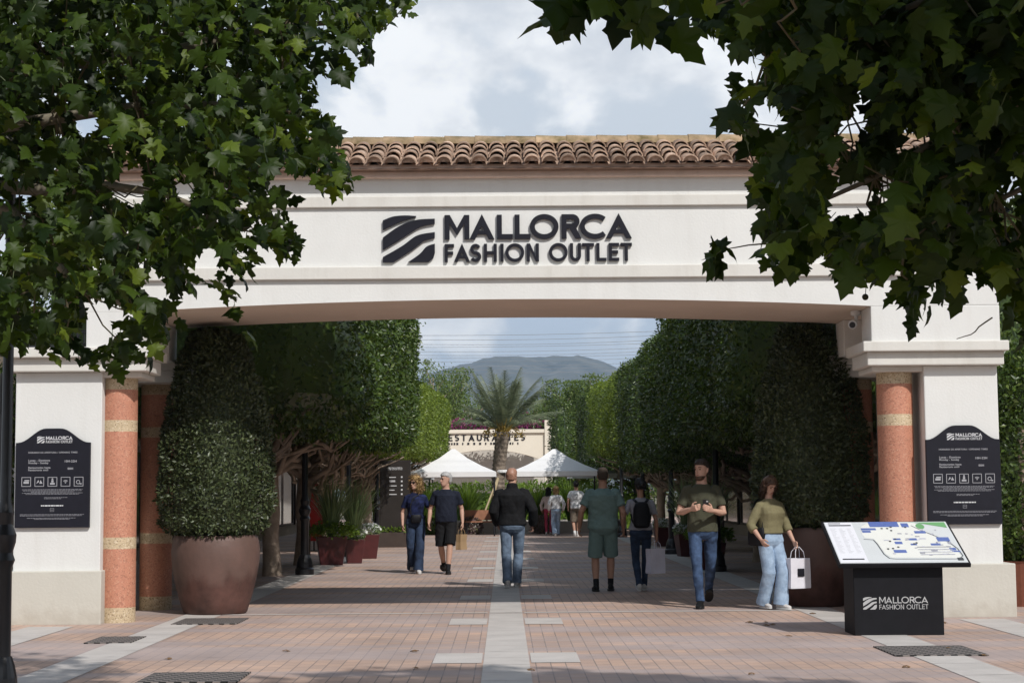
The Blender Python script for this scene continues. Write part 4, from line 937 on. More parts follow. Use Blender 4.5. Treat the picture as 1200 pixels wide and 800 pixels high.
# three dark red pots on the left, grasses and flowers
def straps(name, n, L0, L1, c, mat, parent, spread=1.0, wdt=.022, up=1.0):
    mb = MB(); rr = random.Random(n)
    for i in range(n):
        a = rr.uniform(0, 2 * PI); L_ = rr.uniform(L0, L1); out = Vector((math.cos(a), math.sin(a), 0)); p = Vector(c) + out * rr.uniform(0, .07); tilt = rr.uniform(.12, 1.0) * spread; side = Vector((-math.sin(a), math.cos(a), 0)); prev = None
        seg = 6
        for k in range(seg + 1):
            t_ = k / seg; w = wdt * (1 - t_ ** 2) * (.6 + .8 * min(1, t_ * 4)); ang = tilt * (.35 + 1.25 * t_ ** 1.6); q = (mb.vert(p - side * w), mb.vert(p + side * w))
            if prev: mb.face((prev[0], prev[1], q[1], q[0]))
            prev = q; p = p + (out * math.sin(ang) + Vector((0, 0, up * math.cos(ang)))) * (L_ / seg)
    return mb.build(name, mat, parent)
def flowers(name, c, r, n, mat, parent, size=.05, flatz=.45):
    P = unit(RNG.normal(0, 1, (n, 3))) * (RNG.uniform(.3, 1, n) ** .4)[:, None] * [r, r, r * flatz] + np.array(c); k = np.repeat(P, 5, 0)
    base = unit(RNG.normal(0, .6, (n, 3)) + [0, -.5, .8]); b5 = np.repeat(base, 5, 0); tv = unit(np.cross(b5, RNG.normal(0, 1, (n * 5, 3))))
    return leaf_cloud(name, [(0, 0, 0), (.4, .6, .05), (0, 1, 0), (-.4, .6, .05)], SMALL_F, k, tv, b5, np.full(n * 5, size * .55), mat, parent)
def square_pot(x, y, w, h, label, kind):
    t = thing('potted_plant', label, 'potted plant', (x, y, 0), .15, 'planted pots along the walk'); a = w * .36; b_ = w * .5
    m = MB(); m.rings([[(-r, -r, z), (r, -r, z), (r, r, z), (-r, r, z)] for r, z in ((a, 0), (b_, h), (b_ - .03, h), (b_ - .035, h - .05))]); m.build('pot', M['red_pot'], t, bevel=.01)
    m = MB(); m.box(-b_ + .05, b_ - .05, -b_ + .05, b_ - .05, h - .08, h - .045); m.build('soil', M['soil'], t)
    if 'fern' in kind:
        n = 1600; th = RNG.uniform(0, 2 * PI, n); r = RNG.uniform(0, 1, n) ** .6 * w * .85; P = np.stack([r * np.cos(th), r * np.sin(th), h + .28 - r * .42 + RNG.normal(0, .05, n)], 1)
        leaf_cloud('foliage', SMALL, SMALL_F, P, np.stack([np.cos(th), np.sin(th), RNG.uniform(-.6, .9, n)], 1), RNG.normal(0, .5, (n, 3)) + [0, 0, 1], RNG.uniform(.05, .11, n), M['fern_leaf'], t)
    if 'strap' in kind: straps('strap_leaves', 260, .8, 1.5, (0, 0, h - .05), M['grass_leaf'], t, 1.0, .010)
    if 'flower' in kind:
        n = 700; P = unit(RNG.normal(0, 1, (n, 3))) * [w * .55, w * .55, .14] + [0, 0, h + .08]
        leaf_cloud('foliage', SMALL, SMALL_F, P, RNG.normal(0, 1, (n, 3)), RNG.normal(0, 1, (n, 3)) + [0, 0, 1], RNG.uniform(.04, .08, n), M['grass_leaf'], t); flowers('flowers', (0, 0, h + .14), w * .62, 170, M['white_petal'], t, .075, .35)
    if 'spike' in kind:
        m = MB()
        for dx, hh in ((-.08, 1.35), (.14, 1.42)): m.tube([(dx, 0, h), (dx * 1.6, 0, h + hh)], .012, 6); m.ball((dx * 1.6, 0, h + hh - .1), .05, .05, .17, 8, 6)
        m.build('flower_spike', pm('dry_spike', (.5, .36, .25), .8, .2, 20), t)
    return t
p = gnd(387, 662); square_pot(p.x, p.y + .2, .62, .58, 'dark red pot with lime green fern and tall strap leaves by the left lamp', 'fern strap spike')
p = gnd(414, 660); square_pot(p.x, p.y + .2, .42, .50, 'dark red pot with white flowers and arching strap leaves', 'flower strap')
p = gnd(431, 654.5); square_pot(p.x, p.y + .25, .46, .54, 'dark red pot with white flowers closest to the directory totem', 'flower')
for px, py, lab, kd in ((800, 652, 'shaded pot with strap leaves and white flowers behind the phone man', 'flower strap'), (774, 640, 'shaded pot with white flowers beyond the backpack woman', 'flower'), (826, 668, 'shaded pot with dark arching leaves at the foot of the right hedge', 'strap fern')):
    p = gnd(px, py); square_pot(p.x + .12, p.y + .2, .5, .5, lab, kd)

# ------------------------------------------------------------------ plaza beyond: gazebos, palm, restaurant wall, trees
def gazebo(apex_px, left_px, right_px, d, label):
    a = at(apex_px, 527, d); l = at(left_px, 553, d - 1.5); r = at(right_px, 553, d - 1.5); hw = (r.x - l.x) / 2; cx = (r.x + l.x) / 2; ze = 2.16; za = a.z + .03
    t = thing('gazebo', label, 'gazebo', (cx, d, 0), 0, 'white pop-up gazebos in the plaza'); m = MB(); hd = 1.5; n = 6
    top = (0, 0, za); m.rings([[(x * k, y * k, z) for x, y in ((-hw, -hd), (0, -hd), (hw, -hd), (hw, 0), (hw, hd), (0, hd), (-hw, hd), (-hw, 0))] for k, z in ((1, ze), (.66, ze + (za - ze) * .27), (.33, ze + (za - ze) * .60), (.04, za))], False, True)
    m.build('canopy', M['canvas'], t)
    m = MB()
    for x0, x1, y0, y1 in ((-hw, hw, -hd - .006, -hd), (-hw, hw, hd, hd + .006), (-hw - .006, -hw, -hd, hd), (hw, hw + .006, -hd, hd)): m.box(x0, x1, y0, y1, ze - .17, ze)
    m.build('valance', M['canvas'], t)
    for sx in (-1, 1):
        for sy in (-1, 1): m = MB(); m.box(sx * (hw - .06) - .025, sx * (hw - .06) + .025, sy * (hd - .06) - .025, sy * (hd - .06) + .025, 0, ze - .01); m.build('leg', M['black_metal'], t)
    m = MB(); m.tube([(0, 0, ze - .1), (0, 0, za - .04)], .03, 8); m.build('pole', M['black_metal'], t)
gazebo(535, 479, 581, 59.2, 'white pop-up gazebo left of the palm trunk'); gazebo(651, 599, 704, 59.2, 'white pop-up gazebo right of the palm trunk'); gazebo(703, 668, 745, 67.5, 'white pop-up gazebo mostly hidden behind the right one')
gazebo(470, 430, 505, 67, 'white pop-up gazebo mostly hidden by the left trees')

def palm():
    d = 62.5; b_ = at(588, 607, d); t = thing('palm_tree', 'single palm tree with upright grey green fronds in the plaza', 'palm', (b_.x, d, 0)); zt = at(588, 506, d).z
    m = MB(); n = 46; rings = []
    for i in range(n + 1):
        z = zt * i / n; r = (.235 if i > 4 else .30 - .015 * i) * (1 + .08 * (i % 2)) * (1 + .15 * max(0, (z - zt + .6) / .6)); rings.append([(r * math.cos(2 * PI * j / 16) * (1 + .04 * math.sin(j * 5 + i * 3)) - .12 * math.sin(z), r * math.sin(2 * PI * j / 16), z) for j in range(16)])
    m.rings(rings); m.build('trunk', M['palm_bark'], t); tx = -.12 * math.sin(zt)
    m = MB(); mr = MB(); ms = MB(); rr = random.Random(4)
    for i in range(46):
        a = i * 2.399; lv = i / 46; el = (1.53 - .98 * lv ** 1.35) + rr.uniform(-.16, .16); L_ = rr.uniform(1.85, 2.6) * (1 - .10 * lv); cv = rr.uniform(-.008, .028); a += rr.uniform(-.5, .5); p = Vector((tx, 0, zt - .05)) + Vector((math.cos(a), math.sin(a), 0)) * .12; seg = 12; pts = []; e = el
        for k in range(seg + 1): pts.append(p.copy()); p = p + Vector((math.cos(a) * math.cos(e), math.sin(a) * math.cos(e), math.sin(e))) * (L_ / seg); e -= .018 + cv + .085 * lv * lv
        (ms if lv > .0 else mr).tube(pts[:4], [.035, .028, .022, .018], 5); mr.tube(pts[3:], [.016 * (1 - .08 * k) for k in range(len(pts) - 3)], 4)
        side = Vector((-math.sin(a), math.cos(a), 0))
        for k in range(3, seg + 1):
            for sub in range(3):
                f_ = sub / 3; q = pts[k - 1].lerp(pts[k], f_); dr = (pts[k] - pts[k - 1]).normalized(); upv = side.cross(dr); ll = .42 * math.sin(PI * min(1, (k - 2 + f_) / (seg - 1))) + .10
                for s in (-1, 1):
                    tip = q + (dr * .75 + side * s * .62 + upv * .30 + Vector((rr.uniform(-.12, .12), rr.uniform(-.12, .12), -.16))).normalized() * ll * rr.uniform(.8, 1.15); w = dr * .026
                    m.face((m.vert(q - w), m.vert(q + w), m.vert(tip)))
    m.build('fronds', M['palm_leaf'], t); mr.build('frond_ribs', M['palm_leaf'], t); ms.build('frond_stalks', M['palm_old'], t)
    mp_ = MB(); rr = random.Random(9)
    for i in range(10):
        a = rr.uniform(0, 2 * PI); p0 = Vector((tx, 0, zt + .05)); e = p0 + Vector((math.cos(a) * .62, math.sin(a) * .62, -.02)); pts = wobble(p0, e, 4, .1, -.15, i)
        mp_.tube(pts, .018, 5)
        for k in range(16): q = pts[-1] + Vector((rr.gauss(0, .09), rr.gauss(0, .09), rr.uniform(-.22, .04))); mp_.ball(q, .025, n=5, m=4)
    mp_.build('date_clusters', M['palm_old'], t)
    for k, (px, py) in enumerate(((558, 606), (566, 608))):
        a = Vector((at(px, py, d - 1.2).x - b_.x, -1.2, 0)); m = MB(); m.tube([a, (tx * .8 - .1, -.12, at(588, 553, d).z)], .035, 6); m.build('prop_pole', M['wood'], t)
    m = MB(); m.lathe([(.30, -.05), (.31, 0), (.30, .05)], (tx * .9, 0, at(588, 552, d).z), 16); m.build('tie_band', M['canvas'], t)
palm()

def restaurant():
    d = 86; L = at(470, 535, d).x; R = at(646, 535, d).x; z1 = at(590, 503, d).z; z0 = at(590, 541, d).z; za = at(575, 527, d).z
    t = thing('restaurant_arch', 'cream arched wall lettered RESTAURANTES behind the palm', 'arch wall', ((L + R) / 2, d, 0)); cx = (L + R) / 2; w = (R - L) / 2; X0 = at(572, 527, d).x - cx; hw = at(640, 527, d).x - cx - X0
    ol = [(-w, z1), (-w, z0)] + [(X0 + hw * (-1 + 2 * i / 24), za - (za - z0) * (-1 + 2 * i / 24) ** 2) for i in range(25) if X0 + hw * (-1 + 2 * i / 24) > -w + .1] + [(w, z0), (w, z1)]
    m = MB(); m.prism(ol, 0, .6); m.build('wall', M['ochre_wall'], t)
    m = MB(); m.box(-w - .1, w - .3, -.12, .7, z1 - .18, z1); m.box(-w - .05, w - .33, -.05, .62, z1 - .245, z1 - .181); m.build('cornice', M['ochre_wall'], t, bevel=.01)
    m = MB(); m.box(w - .32, w + .05, -.15, .75, 0, at(640, 492, d).z); m.build('pillar', M['ochre_wall'], t)
    tw = at(618, 512, d).x - at(517, 512, d).x; zb = at(570, 516.2, d).z; m0 = at(517, 512, d).x - cx
    lp = []; xx = 0
    for ch, wd in zip('RESTAURANTES', (62, 50, 52, 58, 74, 62, 62, 74, 62, 58, 50, 52)): lp += [[(xx + x, y) for x, y in q] for q in letter(ch, wd, 100, 19)]; xx += wd + 28
    put(loops_mesh('lettering', lp, tw / xx, .03), M['sign_letter'], 'lettering', t, Matrix.Translation((m0, -.02, zb)) @ Matrix.Diagonal((1, 1, .82, 1)) @ UPR)
    m = MB(); x = m0 + .35
    while x < m0 + tw - .5: q = random.uniform(.05, .10); m.box(x, x + q, -.03, -.004, zb - .19, zb - .09); x += q + random.choice((.06, .06, .2))
    m.build('second_line', M['sign_letter'], t)
    m = MB(); m.box(-w, w, 2.2, 2.6, 0, z1 - .6); m.build('back_wall', M['stone_wall'], t)
    n = 2600; P = np.stack([RNG.uniform(-w, w - .4, n), RNG.uniform(.0, .8, n), z1 + RNG.exponential(.16, n)], 1)
    tp = thing('bougainvillea', 'purple flowering hedge along the top of the restaurant wall', 'flowering plant', ((L + R) / 2, d, 0))
    leaf_cloud('flowers', SMALL, SMALL_F, P[:1500], RNG.normal(0, 1, (1500, 3)), RNG.normal(0, 1, (1500, 3)), RNG.uniform(.12, .22, 1500), M['purple_petal'], tp); leaf_cloud('foliage', SMALL, SMALL_F, P[1500:], RNG.normal(0, 1, (1100, 3)), RNG.normal(0, 1, (1100, 3)), RNG.uniform(.12, .22, 1100), M['ficus_leaf'], tp)
restaurant()

def leafy_tree(px, d, top_px, rad_, label, mat='poplar_leaf', n=7000, size=.16, low=.28, group='leafy trees beyond the plaza'):
    b_ = at(px, 590, d); H = at(px, top_px, d).z; t = thing('leafy_tree', label, 'tree', (b_.x, d, 0), 0, group)
    m = MB(); m.tube(wobble((0, 0, -.05), (0, 0, H * .9), 7, .25, seed=px), [.17 * (1 - .12 * i) for i in range(8)], 9)
    nc = 46; C = []; rr = random.Random(px)
    for i in range(nc):
        z = rr.uniform(low, .98); k = math.sin(PI * min(1, (1 - z) / (1 - low) * .85 + .12)) ** .7; a = rr.uniform(0, 2 * PI); q = rad_ * k * math.sqrt(rr.uniform(.1, 1)); C.append((q * math.cos(a), q * math.sin(a), H * z))
        m.tube([(0, 0, H * z * .86), C[-1]], [.04, .015], 5)
    m.build('trunk', M['bark'], t)
    C = np.array(C); P = C[RNG.integers(0, nc, n)] + RNG.normal(0, 1, (n, 3)) * [rad_ * .17, rad_ * .17, H * .05]; P[:, 2] = np.minimum(P[:, 2], H)
    Nn = unit(P - [0, 0, H * .6]); leaf_cloud('crown', SMALL, SMALL_F, P, RNG.normal(0, .8, (n, 3)) + [0, 0, -.2], Nn + RNG.normal(0, .7, (n, 3)) + [0, 0, .5], RNG.uniform(.6, 1.3, n) * size, M[mat], t)
for px, d, tp, r_, lab in ((508, 90, 424, 1.2, 'tall pale green tree just behind the left clipped row'), (532, 92, 432, 1.2, 'tall pale green tree left of the palm crown'), (552, 98, 462, 1.6, 'lower green tree half hidden behind the palm fronds on the left'),
                           (657, 90, 446, 1.1, 'tall pale green tree right of the palm crown'), (678, 91, 447, 1.2, 'tall pale green tree over the far end of the right row'), (700, 90, 440, 1.3, 'tall pale green tree rising above the right clipped row'), (628, 100, 470, 1.7, 'lower pale tree between the palm and the right trees'), (605, 112, 484, 2.0, 'small green tree behind the restaurant wall'), (640, 104, 476, 1.6, 'green tree directly above the wall pillar')):
    leafy_tree(px, d, tp, r_, lab)
# conifer columns left of the right row
t = hedge(at(646, 560, 78).x, at(668, 560, 78).x, 77, 79.5, at(657, 470, 78).z, 'dark columnar cypress at the far end of the right row', 'ficus_leaf', 9000, .11)
for px, d, tp, lab in ((480, 100, 500, 'broad green tree filling the gap behind the left gazebo'), (560, 96, 528, 'dark green tree seen under the restaurant arch on the left'), (632, 97, 530, 'dark green tree seen under the restaurant arch on the right'), (750, 96, 480, 'broad green tree behind the right clipped row'), (430, 100, 480, 'broad green tree behind the left clipped row')):
    leafy_tree(px, d, tp, 3.0, lab, 'ficus_leaf', 5000, .22, .1, 'broad green trees behind the plaza')
# planting bed in the plaza
bx0, bx1 = at(455, 610, 61).x, at(735, 610, 61).x
t = thing('planter_wall', 'long low pale stone planter wall around the palm', 'planter wall', ((bx0 + bx1) / 2, 62.6, 0)); w = (bx1 - bx0) / 2
m = MB(); m.box(-w, w, -1.3, -1.0, 0, .42); m.box(-w, w, 2.2, 2.5, 0, .42); m.box(-w, -w + .3, -1, 2.2, 0, .42); m.box(w - .3, w, -1, 2.2, 0, .42); m.build('wall', M['stone_wall'], t, bevel=.01)
m = MB(); m.box(-w + .3, w - .3, -1, 2.2, 0, .34); m.build('soil', M['soil'], t)
def bush(px, d, r, h, label, mat, n=1500, size=.09, z0=.0):
    b_ = at(px, 600, d); t = thing('round_bush', label, 'bush', (b_.x, d, z0), 0, 'low bushes round the plaza bed'); P = unit(RNG.normal(0, 1, (n, 3))) * (RNG.uniform(.4, 1, n) ** .4)[:, None]; Nn = unit(P); P = P * [r, r, h / 2] + [0, 0, h / 2]
    leaf_cloud('foliage', SMALL, SMALL_F, P, Nn + RNG.normal(0, .7, (n, 3)), Nn + RNG.normal(0, .6, (n, 3)), RNG.uniform(.7, 1.3, n) * size, M[mat], t); m = MB(); m.tube([(0, 0, 0), (0, 0, h * .5)], .04, 6); m.build('stem', M['bark'], t)
hedge(at(430, 580, 66).x, at(760, 580, 66).x, 65.6, 67.4, 1.75, 'low bright green planting behind the gazebos and palm', 'fern_leaf', 9000, .14)
for px, d, r, h, lab, mat in ((552, 60.6, .40, .60, 'round purple tinged bush just left of the black jacket man', 'purple_shrub'), (636, 60.7, .42, .62, 'round purple tinged bush just right of the black jacket man', 'purple_shrub'), (505, 60.8, .4, .55, 'round green bush behind the blonde woman in navy', 'fern_leaf'), (712, 60.6, .4, .6, 'round green bush behind the man in green', 'purple_shrub')): bush(px, d, r, h, lab, mat)
for i, (px, lab) in enumerate(((497, 'arching grass clump behind the blonde woman in navy'), (520, 'arching grass clump between the couple on the left'), (548, 'arching grass clump left of the palm props'), (612, 'arching grass clump right of the palm trunk'), (632, 'arching grass clump left of the two women far away'), (668, 'arching grass clump beside the far man in a white shirt'), (694, 'arching grass clump behind the man in green'))):
    b_ = at(px, 600, 62.3 + (i % 2) * 1.2); t = thing('grass_clump', lab, 'ornamental grass', (b_.x, b_.y, .3), 0, 'arching grasses in the plaza bed'); straps('blades', 420, .9, 1.8, (0, 0, 0), M['fern_leaf'], t, 1.0, .014)
# a bench in front of the bed
b_ = at(652, 606, 57.9); 
p = at(563, 600, 60.4); t = thing('plaza_bench', 'small brown wooden bench under the palm props', 'bench', (p.x, 60.4, 0))
m = MB(); m.box(-.55, .55, -.2, .2, .42, .47); m.build('seat', M['bench_wood'], t); m = MB(); m.box(-.55, .55, .19, .23, .5, .85); m.build('backrest', M['bench_wood'], t)
for sx in (-.48, .48): m = MB(); m.box(sx - .03, sx + .03, -.18, .18, 0, .419); m.build('leg', M['black_metal'], t)

# wires strung across the walk
for i, (y, d) in enumerate(((389, 50), (394, 52.5), (399, 55), (403, 57.5), (408, 60), (412, 63), (416, 66), (420, 69), (425, 72), (430, 76), (434, 80))):
    a = at(455, y + 4, d); b_ = at(800, y - 2, d); m = MB(); m.tube([a.lerp(b_, k / 8) - Vector((0, 0, (.05 + .02 * (i % 3)) * math.sin(PI * k / 8))) for k in range(9)], .0065, 4)
    o = m.build('overhead_wire', M['wire']); tag(o, 'thin wire strung across the sky above the far walk', 'wire', 'wires strung across the sky')

# ================================================================== FOREGROUND PLANE TREES
def inside(px, py, poly):
    poly = np.asarray(poly, float); n = len(poly); c = np.zeros(len(px), bool); j = n - 1
    for i in range(n):
        xi, yi = poly[i]; xj, yj = poly[j]; k = ((yi > py) != (yj > py)) & (px < (xj - xi) * (py - yi) / (yj - yi + 1e-9) + xi); c ^= k; j = i
    return c
def edge_dist(px, py, poly):
    poly = np.asarray(poly, float); dm = np.full(len(px), 1e9)
    for i in range(len(poly)):
        a = poly[i]; b = poly[(i + 1) % len(poly)]; v = b - a; t = np.clip(((px - a[0]) * v[0] + (py - a[1]) * v[1]) / (v @ v + 1e-9), 0, 1); dm = np.minimum(dm, np.hypot(px - a[0] - t * v[0], py - a[1] - t * v[1]))
    return dm
def from_view(poly, n, d0, d1, inset=13, bias=1.0):
    """points of a crown that fills a given patch of the view, spread through a range of distances"""
    poly = np.asarray(poly, float); lo = poly.min(0); hi = poly.max(0); out = []
    while sum(len(o) for o in out) < n:
        q = RNG.uniform(lo, hi, (4000, 2)); ok = inside(q[:, 0], q[:, 1], poly); q = q[ok]; dd = edge_dist(q[:, 0], q[:, 1], poly); q = q[dd > inset]; out.append(q)
    q = np.concatenate(out)[:n]; d = d0 + (d1 - d0) * RNG.random(n) ** bias
    f, r, u = np.array(_f2), np.array(_r3), np.array(_u3); v = f[None] * FPX + r[None] * (q[:, :1] - 600) + u[None] * (400 - q[:, 1:]); return np.array(CAMP) + v * (d / v[:, 1])[:, None]
def clusters(poly, nc, per, d0, d1, sig, inset=16, spill=7):
    C = from_view(poly, nc, d0, d1, inset); P = np.repeat(C, per, 0) + RNG.normal(0, 1, (nc * per, 3)) * [sig, sig * 1.3, sig * .8]; x, y, z = proj(P)
    ok = inside(x, y, poly) | (edge_dist(x, y, poly) < spill); return P[ok]
def off_view(c, r, n, margin=45, ymax=1e9):
    out = []
    while sum(len(o) for o in out) < n:
        P = unit(RNG.normal(0, 1, (3000, 3))) * (RNG.random(3000) ** .38)[:, None] * r + c; x, y, z = proj(P)
        ok = ~((z > .1) & (x > -margin) & (x < 1200 + margin) & (y > -margin) & (y < 900)) & (P[:, 2] > 1.9); out.append(P[ok])
    return np.concatenate(out)[:n]
def plane_tree(label, trunk, limbs, pts, sizes, name_seed, mat, lr_=.07):
    t = thing('plane_tree', label, 'tree', trunk, 0, 'leafy plane trees framing the view'); B = Vector(trunk); rr = random.Random(name_seed)
    m = MB(); m.tube(wobble((0, 0, -.05), (0, 0, 3.3), 6, .15, seed=name_seed), [.24, .2, .18, .17, .165, .16, .17], 12); smooth_auto(m.build('trunk', M['plane_bark'], t), 60)
    m = MB(); nodes = []
    for i, e in enumerate(limbs):
        e = Vector(e) - B; pts_ = wobble((0, 0, 3.0 + .1 * (i % 3)), e, 10, .5, -.25, name_seed + i * 3.1); m.tube(pts_, [lr_ * (1 - .09 * k) + .004 for k in range(11)], 7); nodes += pts_[3:]
    smooth_auto(m.build('limbs', M['plane_bark'], t), 60)
    NA = np.array([tuple(q) for q in nodes]) + np.array(B); P = np.asarray(pts)
    # twigs from limbs to groups of leaves
    m = MB(); sel = RNG.choice(len(P), min(len(P), 700), replace=False)
    for s in sel:
        q = P[s]; k = np.argmin(((NA - q) ** 2).sum(1)); a = Vector(NA[k] - np.array(B)); b = Vector(q - np.array(B)); x, y, z = proj(np.array([q, (q + NA[k]) / 2, NA[k] * .75 + q * .25]))
        if (b - a).length < .75: m.tube(wobble(a, b, 4, .15, .05, s), [.006, .005, .004, .0035, .003], 5)
    m.build('twigs', M['twig'], t)
    n = len(P); side = np.sign(P[:, :1] - B.x); T = unit(RNG.normal(0, .55, (n, 3)) + np.concatenate([side * .25, np.full((n, 1), -.12), np.full((n, 1), -.75)], 1)); Nn = unit(RNG.normal(0, .55, (n, 3)) + [0.1, -.45, .75])
    o = leaf_cloud('crown', PLANE, PLANE_F, P - np.array(B), T, Nn, sizes, mat, t)
    m = MB(); stalk = RNG.choice(n, min(n, 3600), replace=False)          # leaf stalks
    for s in stalk:
        a = Vector(P[s] - np.array(B)); d_ = Vector(T[s]); m.tube([a, a - d_ * sizes[s] * .28 + Vector((0, 0, sizes[s] * .14))], .0016, 3)
    m.build('leaf_stalks', M['stalk'], t)
    return t
LPOLY = [(-90, -90), (492, -90), (478, 18), (452, 24), (436, 62), (402, 84), (372, 92), (360, 118), (384, 142), (408, 168), (414, 196), (392, 222), (372, 206), (342, 196), (326, 214), (346, 250), (352, 278), (330, 290), (300, 282), (288, 312), (282, 342), (262, 352), (240, 330), (214, 342), (206, 385), (176, 420), (126, 440), (70, 412), (20, 408), (-90, 420)]
LSPRIG = [(326, 244), (358, 262), (352, 308), (334, 314), (318, 280)]
LS2 = [(352, 176), (424, 186), (420, 214), (394, 232), (372, 228)]
LS3 = [(262, 350), (300, 356), (298, 398), (270, 400)]
Pin = np.concatenate([clusters(LPOLY, 380, 17, 6.9, 10.6, .16, 14, 1), from_view(LPOLY, 900, 8.2, 10.8, 12), from_view(LSPRIG, 16, 7.6, 8.2, 6), from_view(LS2, 14, 7.6, 8.2, 6), from_view(LS3, 4, 7.5, 7.9, 6)])
keep = np.ones(len(Pin), bool); x, y, z = proj(Pin)
for hx, hy, hr in ((150, 214, 18), (120, 365, 16), (108, 385, 13), (215, 215, 10), (100, 140, 9), (55, 350, 10), (330, 200, 10), (235, 305, 13), (180, 330, 14)): keep &= np.hypot(x - hx, y - hy) > hr + 9
Pin = Pin[keep]
Pout = off_view(np.array([-3.6, 9.2, 4.9]), np.array([3.2, 2.6, 2.6]), 4200)  # unseen part of the crown, made denser to shade the inner leaves
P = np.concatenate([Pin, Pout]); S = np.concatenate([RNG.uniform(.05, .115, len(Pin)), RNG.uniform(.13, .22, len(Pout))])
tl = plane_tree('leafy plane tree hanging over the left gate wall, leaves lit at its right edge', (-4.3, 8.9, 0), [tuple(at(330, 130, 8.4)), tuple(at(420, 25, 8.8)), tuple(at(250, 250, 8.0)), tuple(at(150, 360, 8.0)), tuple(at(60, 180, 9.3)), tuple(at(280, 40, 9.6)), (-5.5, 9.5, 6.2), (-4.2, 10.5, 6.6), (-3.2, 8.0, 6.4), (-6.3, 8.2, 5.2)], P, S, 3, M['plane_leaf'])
RPOLY = [(792, -90), (1290, -90), (1290, 420), (1236, 420), (1196, 392), (1172, 330), (1146, 322), (1120, 352), (1086, 376), (1066, 360), (1052, 318), (1012, 330), (976, 312), (942, 306), (906, 312), (884, 290), (896, 256), (880, 214), (892, 184), (866, 158), (852, 132), (872, 108), (858, 84), (884, 66), (852, 36), (820, 24), (800, 10)]
RTOP = [(624, -70), (812, -70), (806, 40), (776, 56), (752, 30), (728, 20), (706, 40), (672, 34), (646, 30), (632, 8)]
RSP = [(826, 278), (858, 284), (868, 296), (852, 316), (830, 304)]
RS2 = [(1046, 322), (1088, 322), (1086, 384), (1060, 380)]
Pin1 = np.concatenate([clusters(RPOLY, 350, 13, 5.4, 8.8, .16, 17, 0), from_view(RPOLY, 900, 6.6, 8.9, 14), from_view([(985, -60), (1260, -60), (1260, 380), (1180, 300), (1000, 285)], 900, 5.6, 8.4, 8)]); Pin2 = from_view(RTOP, 46, 4.5, 5.3, 16); Pin3 = np.concatenate([from_view(RSP, 8, 6.6, 7.0, 4), from_view(RS2, 12, 6.4, 7.0, 7)])
x, y, z = proj(Pin1); keep = np.ones(len(Pin1), bool)
for hx, hy, hr in ((1000, 145, 16), (985, 190, 8), (1055, 153, 10), (1078, 156, 8), (1188, 212, 12), (888, 70, 10), (905, 130, 12), (1010, 230, 16), (1035, 215, 12), (980, 225, 14), (1190, 250, 12), (1015, 110, 8)): keep &= np.hypot(x - hx, y - hy) > hr + 12
Pin1 = Pin1[keep]
Pout = np.concatenate([off_view(np.array([4.9, 4.4, 5.3]), np.array([3.2, 3.4, 2.4]), 7000), off_view(np.array([3.2, 6.6, 5.2]), np.array([2.3, 2.2, 1.8]), 3800), off_view(np.array([1.8, 3.5, 4.4]), np.array([1.3, 1.3, .9]), 1000)])  # unseen canopy towards the sun, added to shade the leaves in view
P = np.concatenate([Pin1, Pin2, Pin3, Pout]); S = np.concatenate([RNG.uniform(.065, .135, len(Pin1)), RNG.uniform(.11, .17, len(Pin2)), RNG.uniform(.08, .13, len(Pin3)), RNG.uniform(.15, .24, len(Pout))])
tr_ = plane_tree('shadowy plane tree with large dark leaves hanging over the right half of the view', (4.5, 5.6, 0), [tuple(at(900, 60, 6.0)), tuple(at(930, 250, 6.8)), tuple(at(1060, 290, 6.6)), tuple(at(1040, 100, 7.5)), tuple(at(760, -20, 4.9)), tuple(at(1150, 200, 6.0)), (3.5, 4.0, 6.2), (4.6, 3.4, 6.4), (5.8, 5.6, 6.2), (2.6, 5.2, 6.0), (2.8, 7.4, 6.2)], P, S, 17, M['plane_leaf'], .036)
m = MB(); rr = random.Random(2)
for px, py, d, par in ((989, 342, 6.6, tr_), (1014, 348, 6.6, tr_), (896, 62, 6.0, tr_), (393, 76, 8.4, tl), (272, 262, 8.0, tl), (870, 60, 6.1, tr_)):
    q = at(px, py, d) - Vector(par.location); m = MB(); m.ball(q, .013, n=10, m=7); m.tube([q, q + Vector((rr.uniform(-.01, .01), 0, .09))], .0015, 4); m.build('seed_ball', M['seed'], par)
q0 = at(915, 286, 6.9) - Vector(tr_.location); q1 = at(840, 294, 6.8) - Vector(tr_.location); m = MB(); m.tube(wobble(q0, q1, 6, .015, -.01, 7), [.0045, .004, .0035, .003, .0026, .002, .0016], 5); m.build('bare_twig', M['twig'], tr_)
q0 = at(1163, 372, 6.4) - Vector(tr_.location); q1 = at(1121, 397, 6.4) - Vector(tr_.location); m = MB(); m.tube(wobble(q0, q1, 6, .012, .012, 4), [.003, .003, .0027, .0024, .002, .0018, .0015], 5); m.build('bare_twig', M['twig'], tr_)

# fallen leaves
for i in range(16):
    px, py = random.uniform(20, 1180), random.uniform(722, 790)
    if i < 5: px, py = random.uniform(880, 960), random.uniform(716, 735)
    g = gnd(px, py); a = random.uniform(0, 6.3); o = leaf_cloud('fallen_leaf', PLANE, PLANE_F, [(0, 0, 0)], [(math.cos(a), math.sin(a), .05)], [(0.1, 0, 1)], [random.uniform(.05, .09)], M['dry_leaf']); o.location = (g.x, g.y, .016)
    tag(o, 'small dry brown leaf lying on the brick paving', 'fallen leaf', 'dry leaves scattered on the paving')

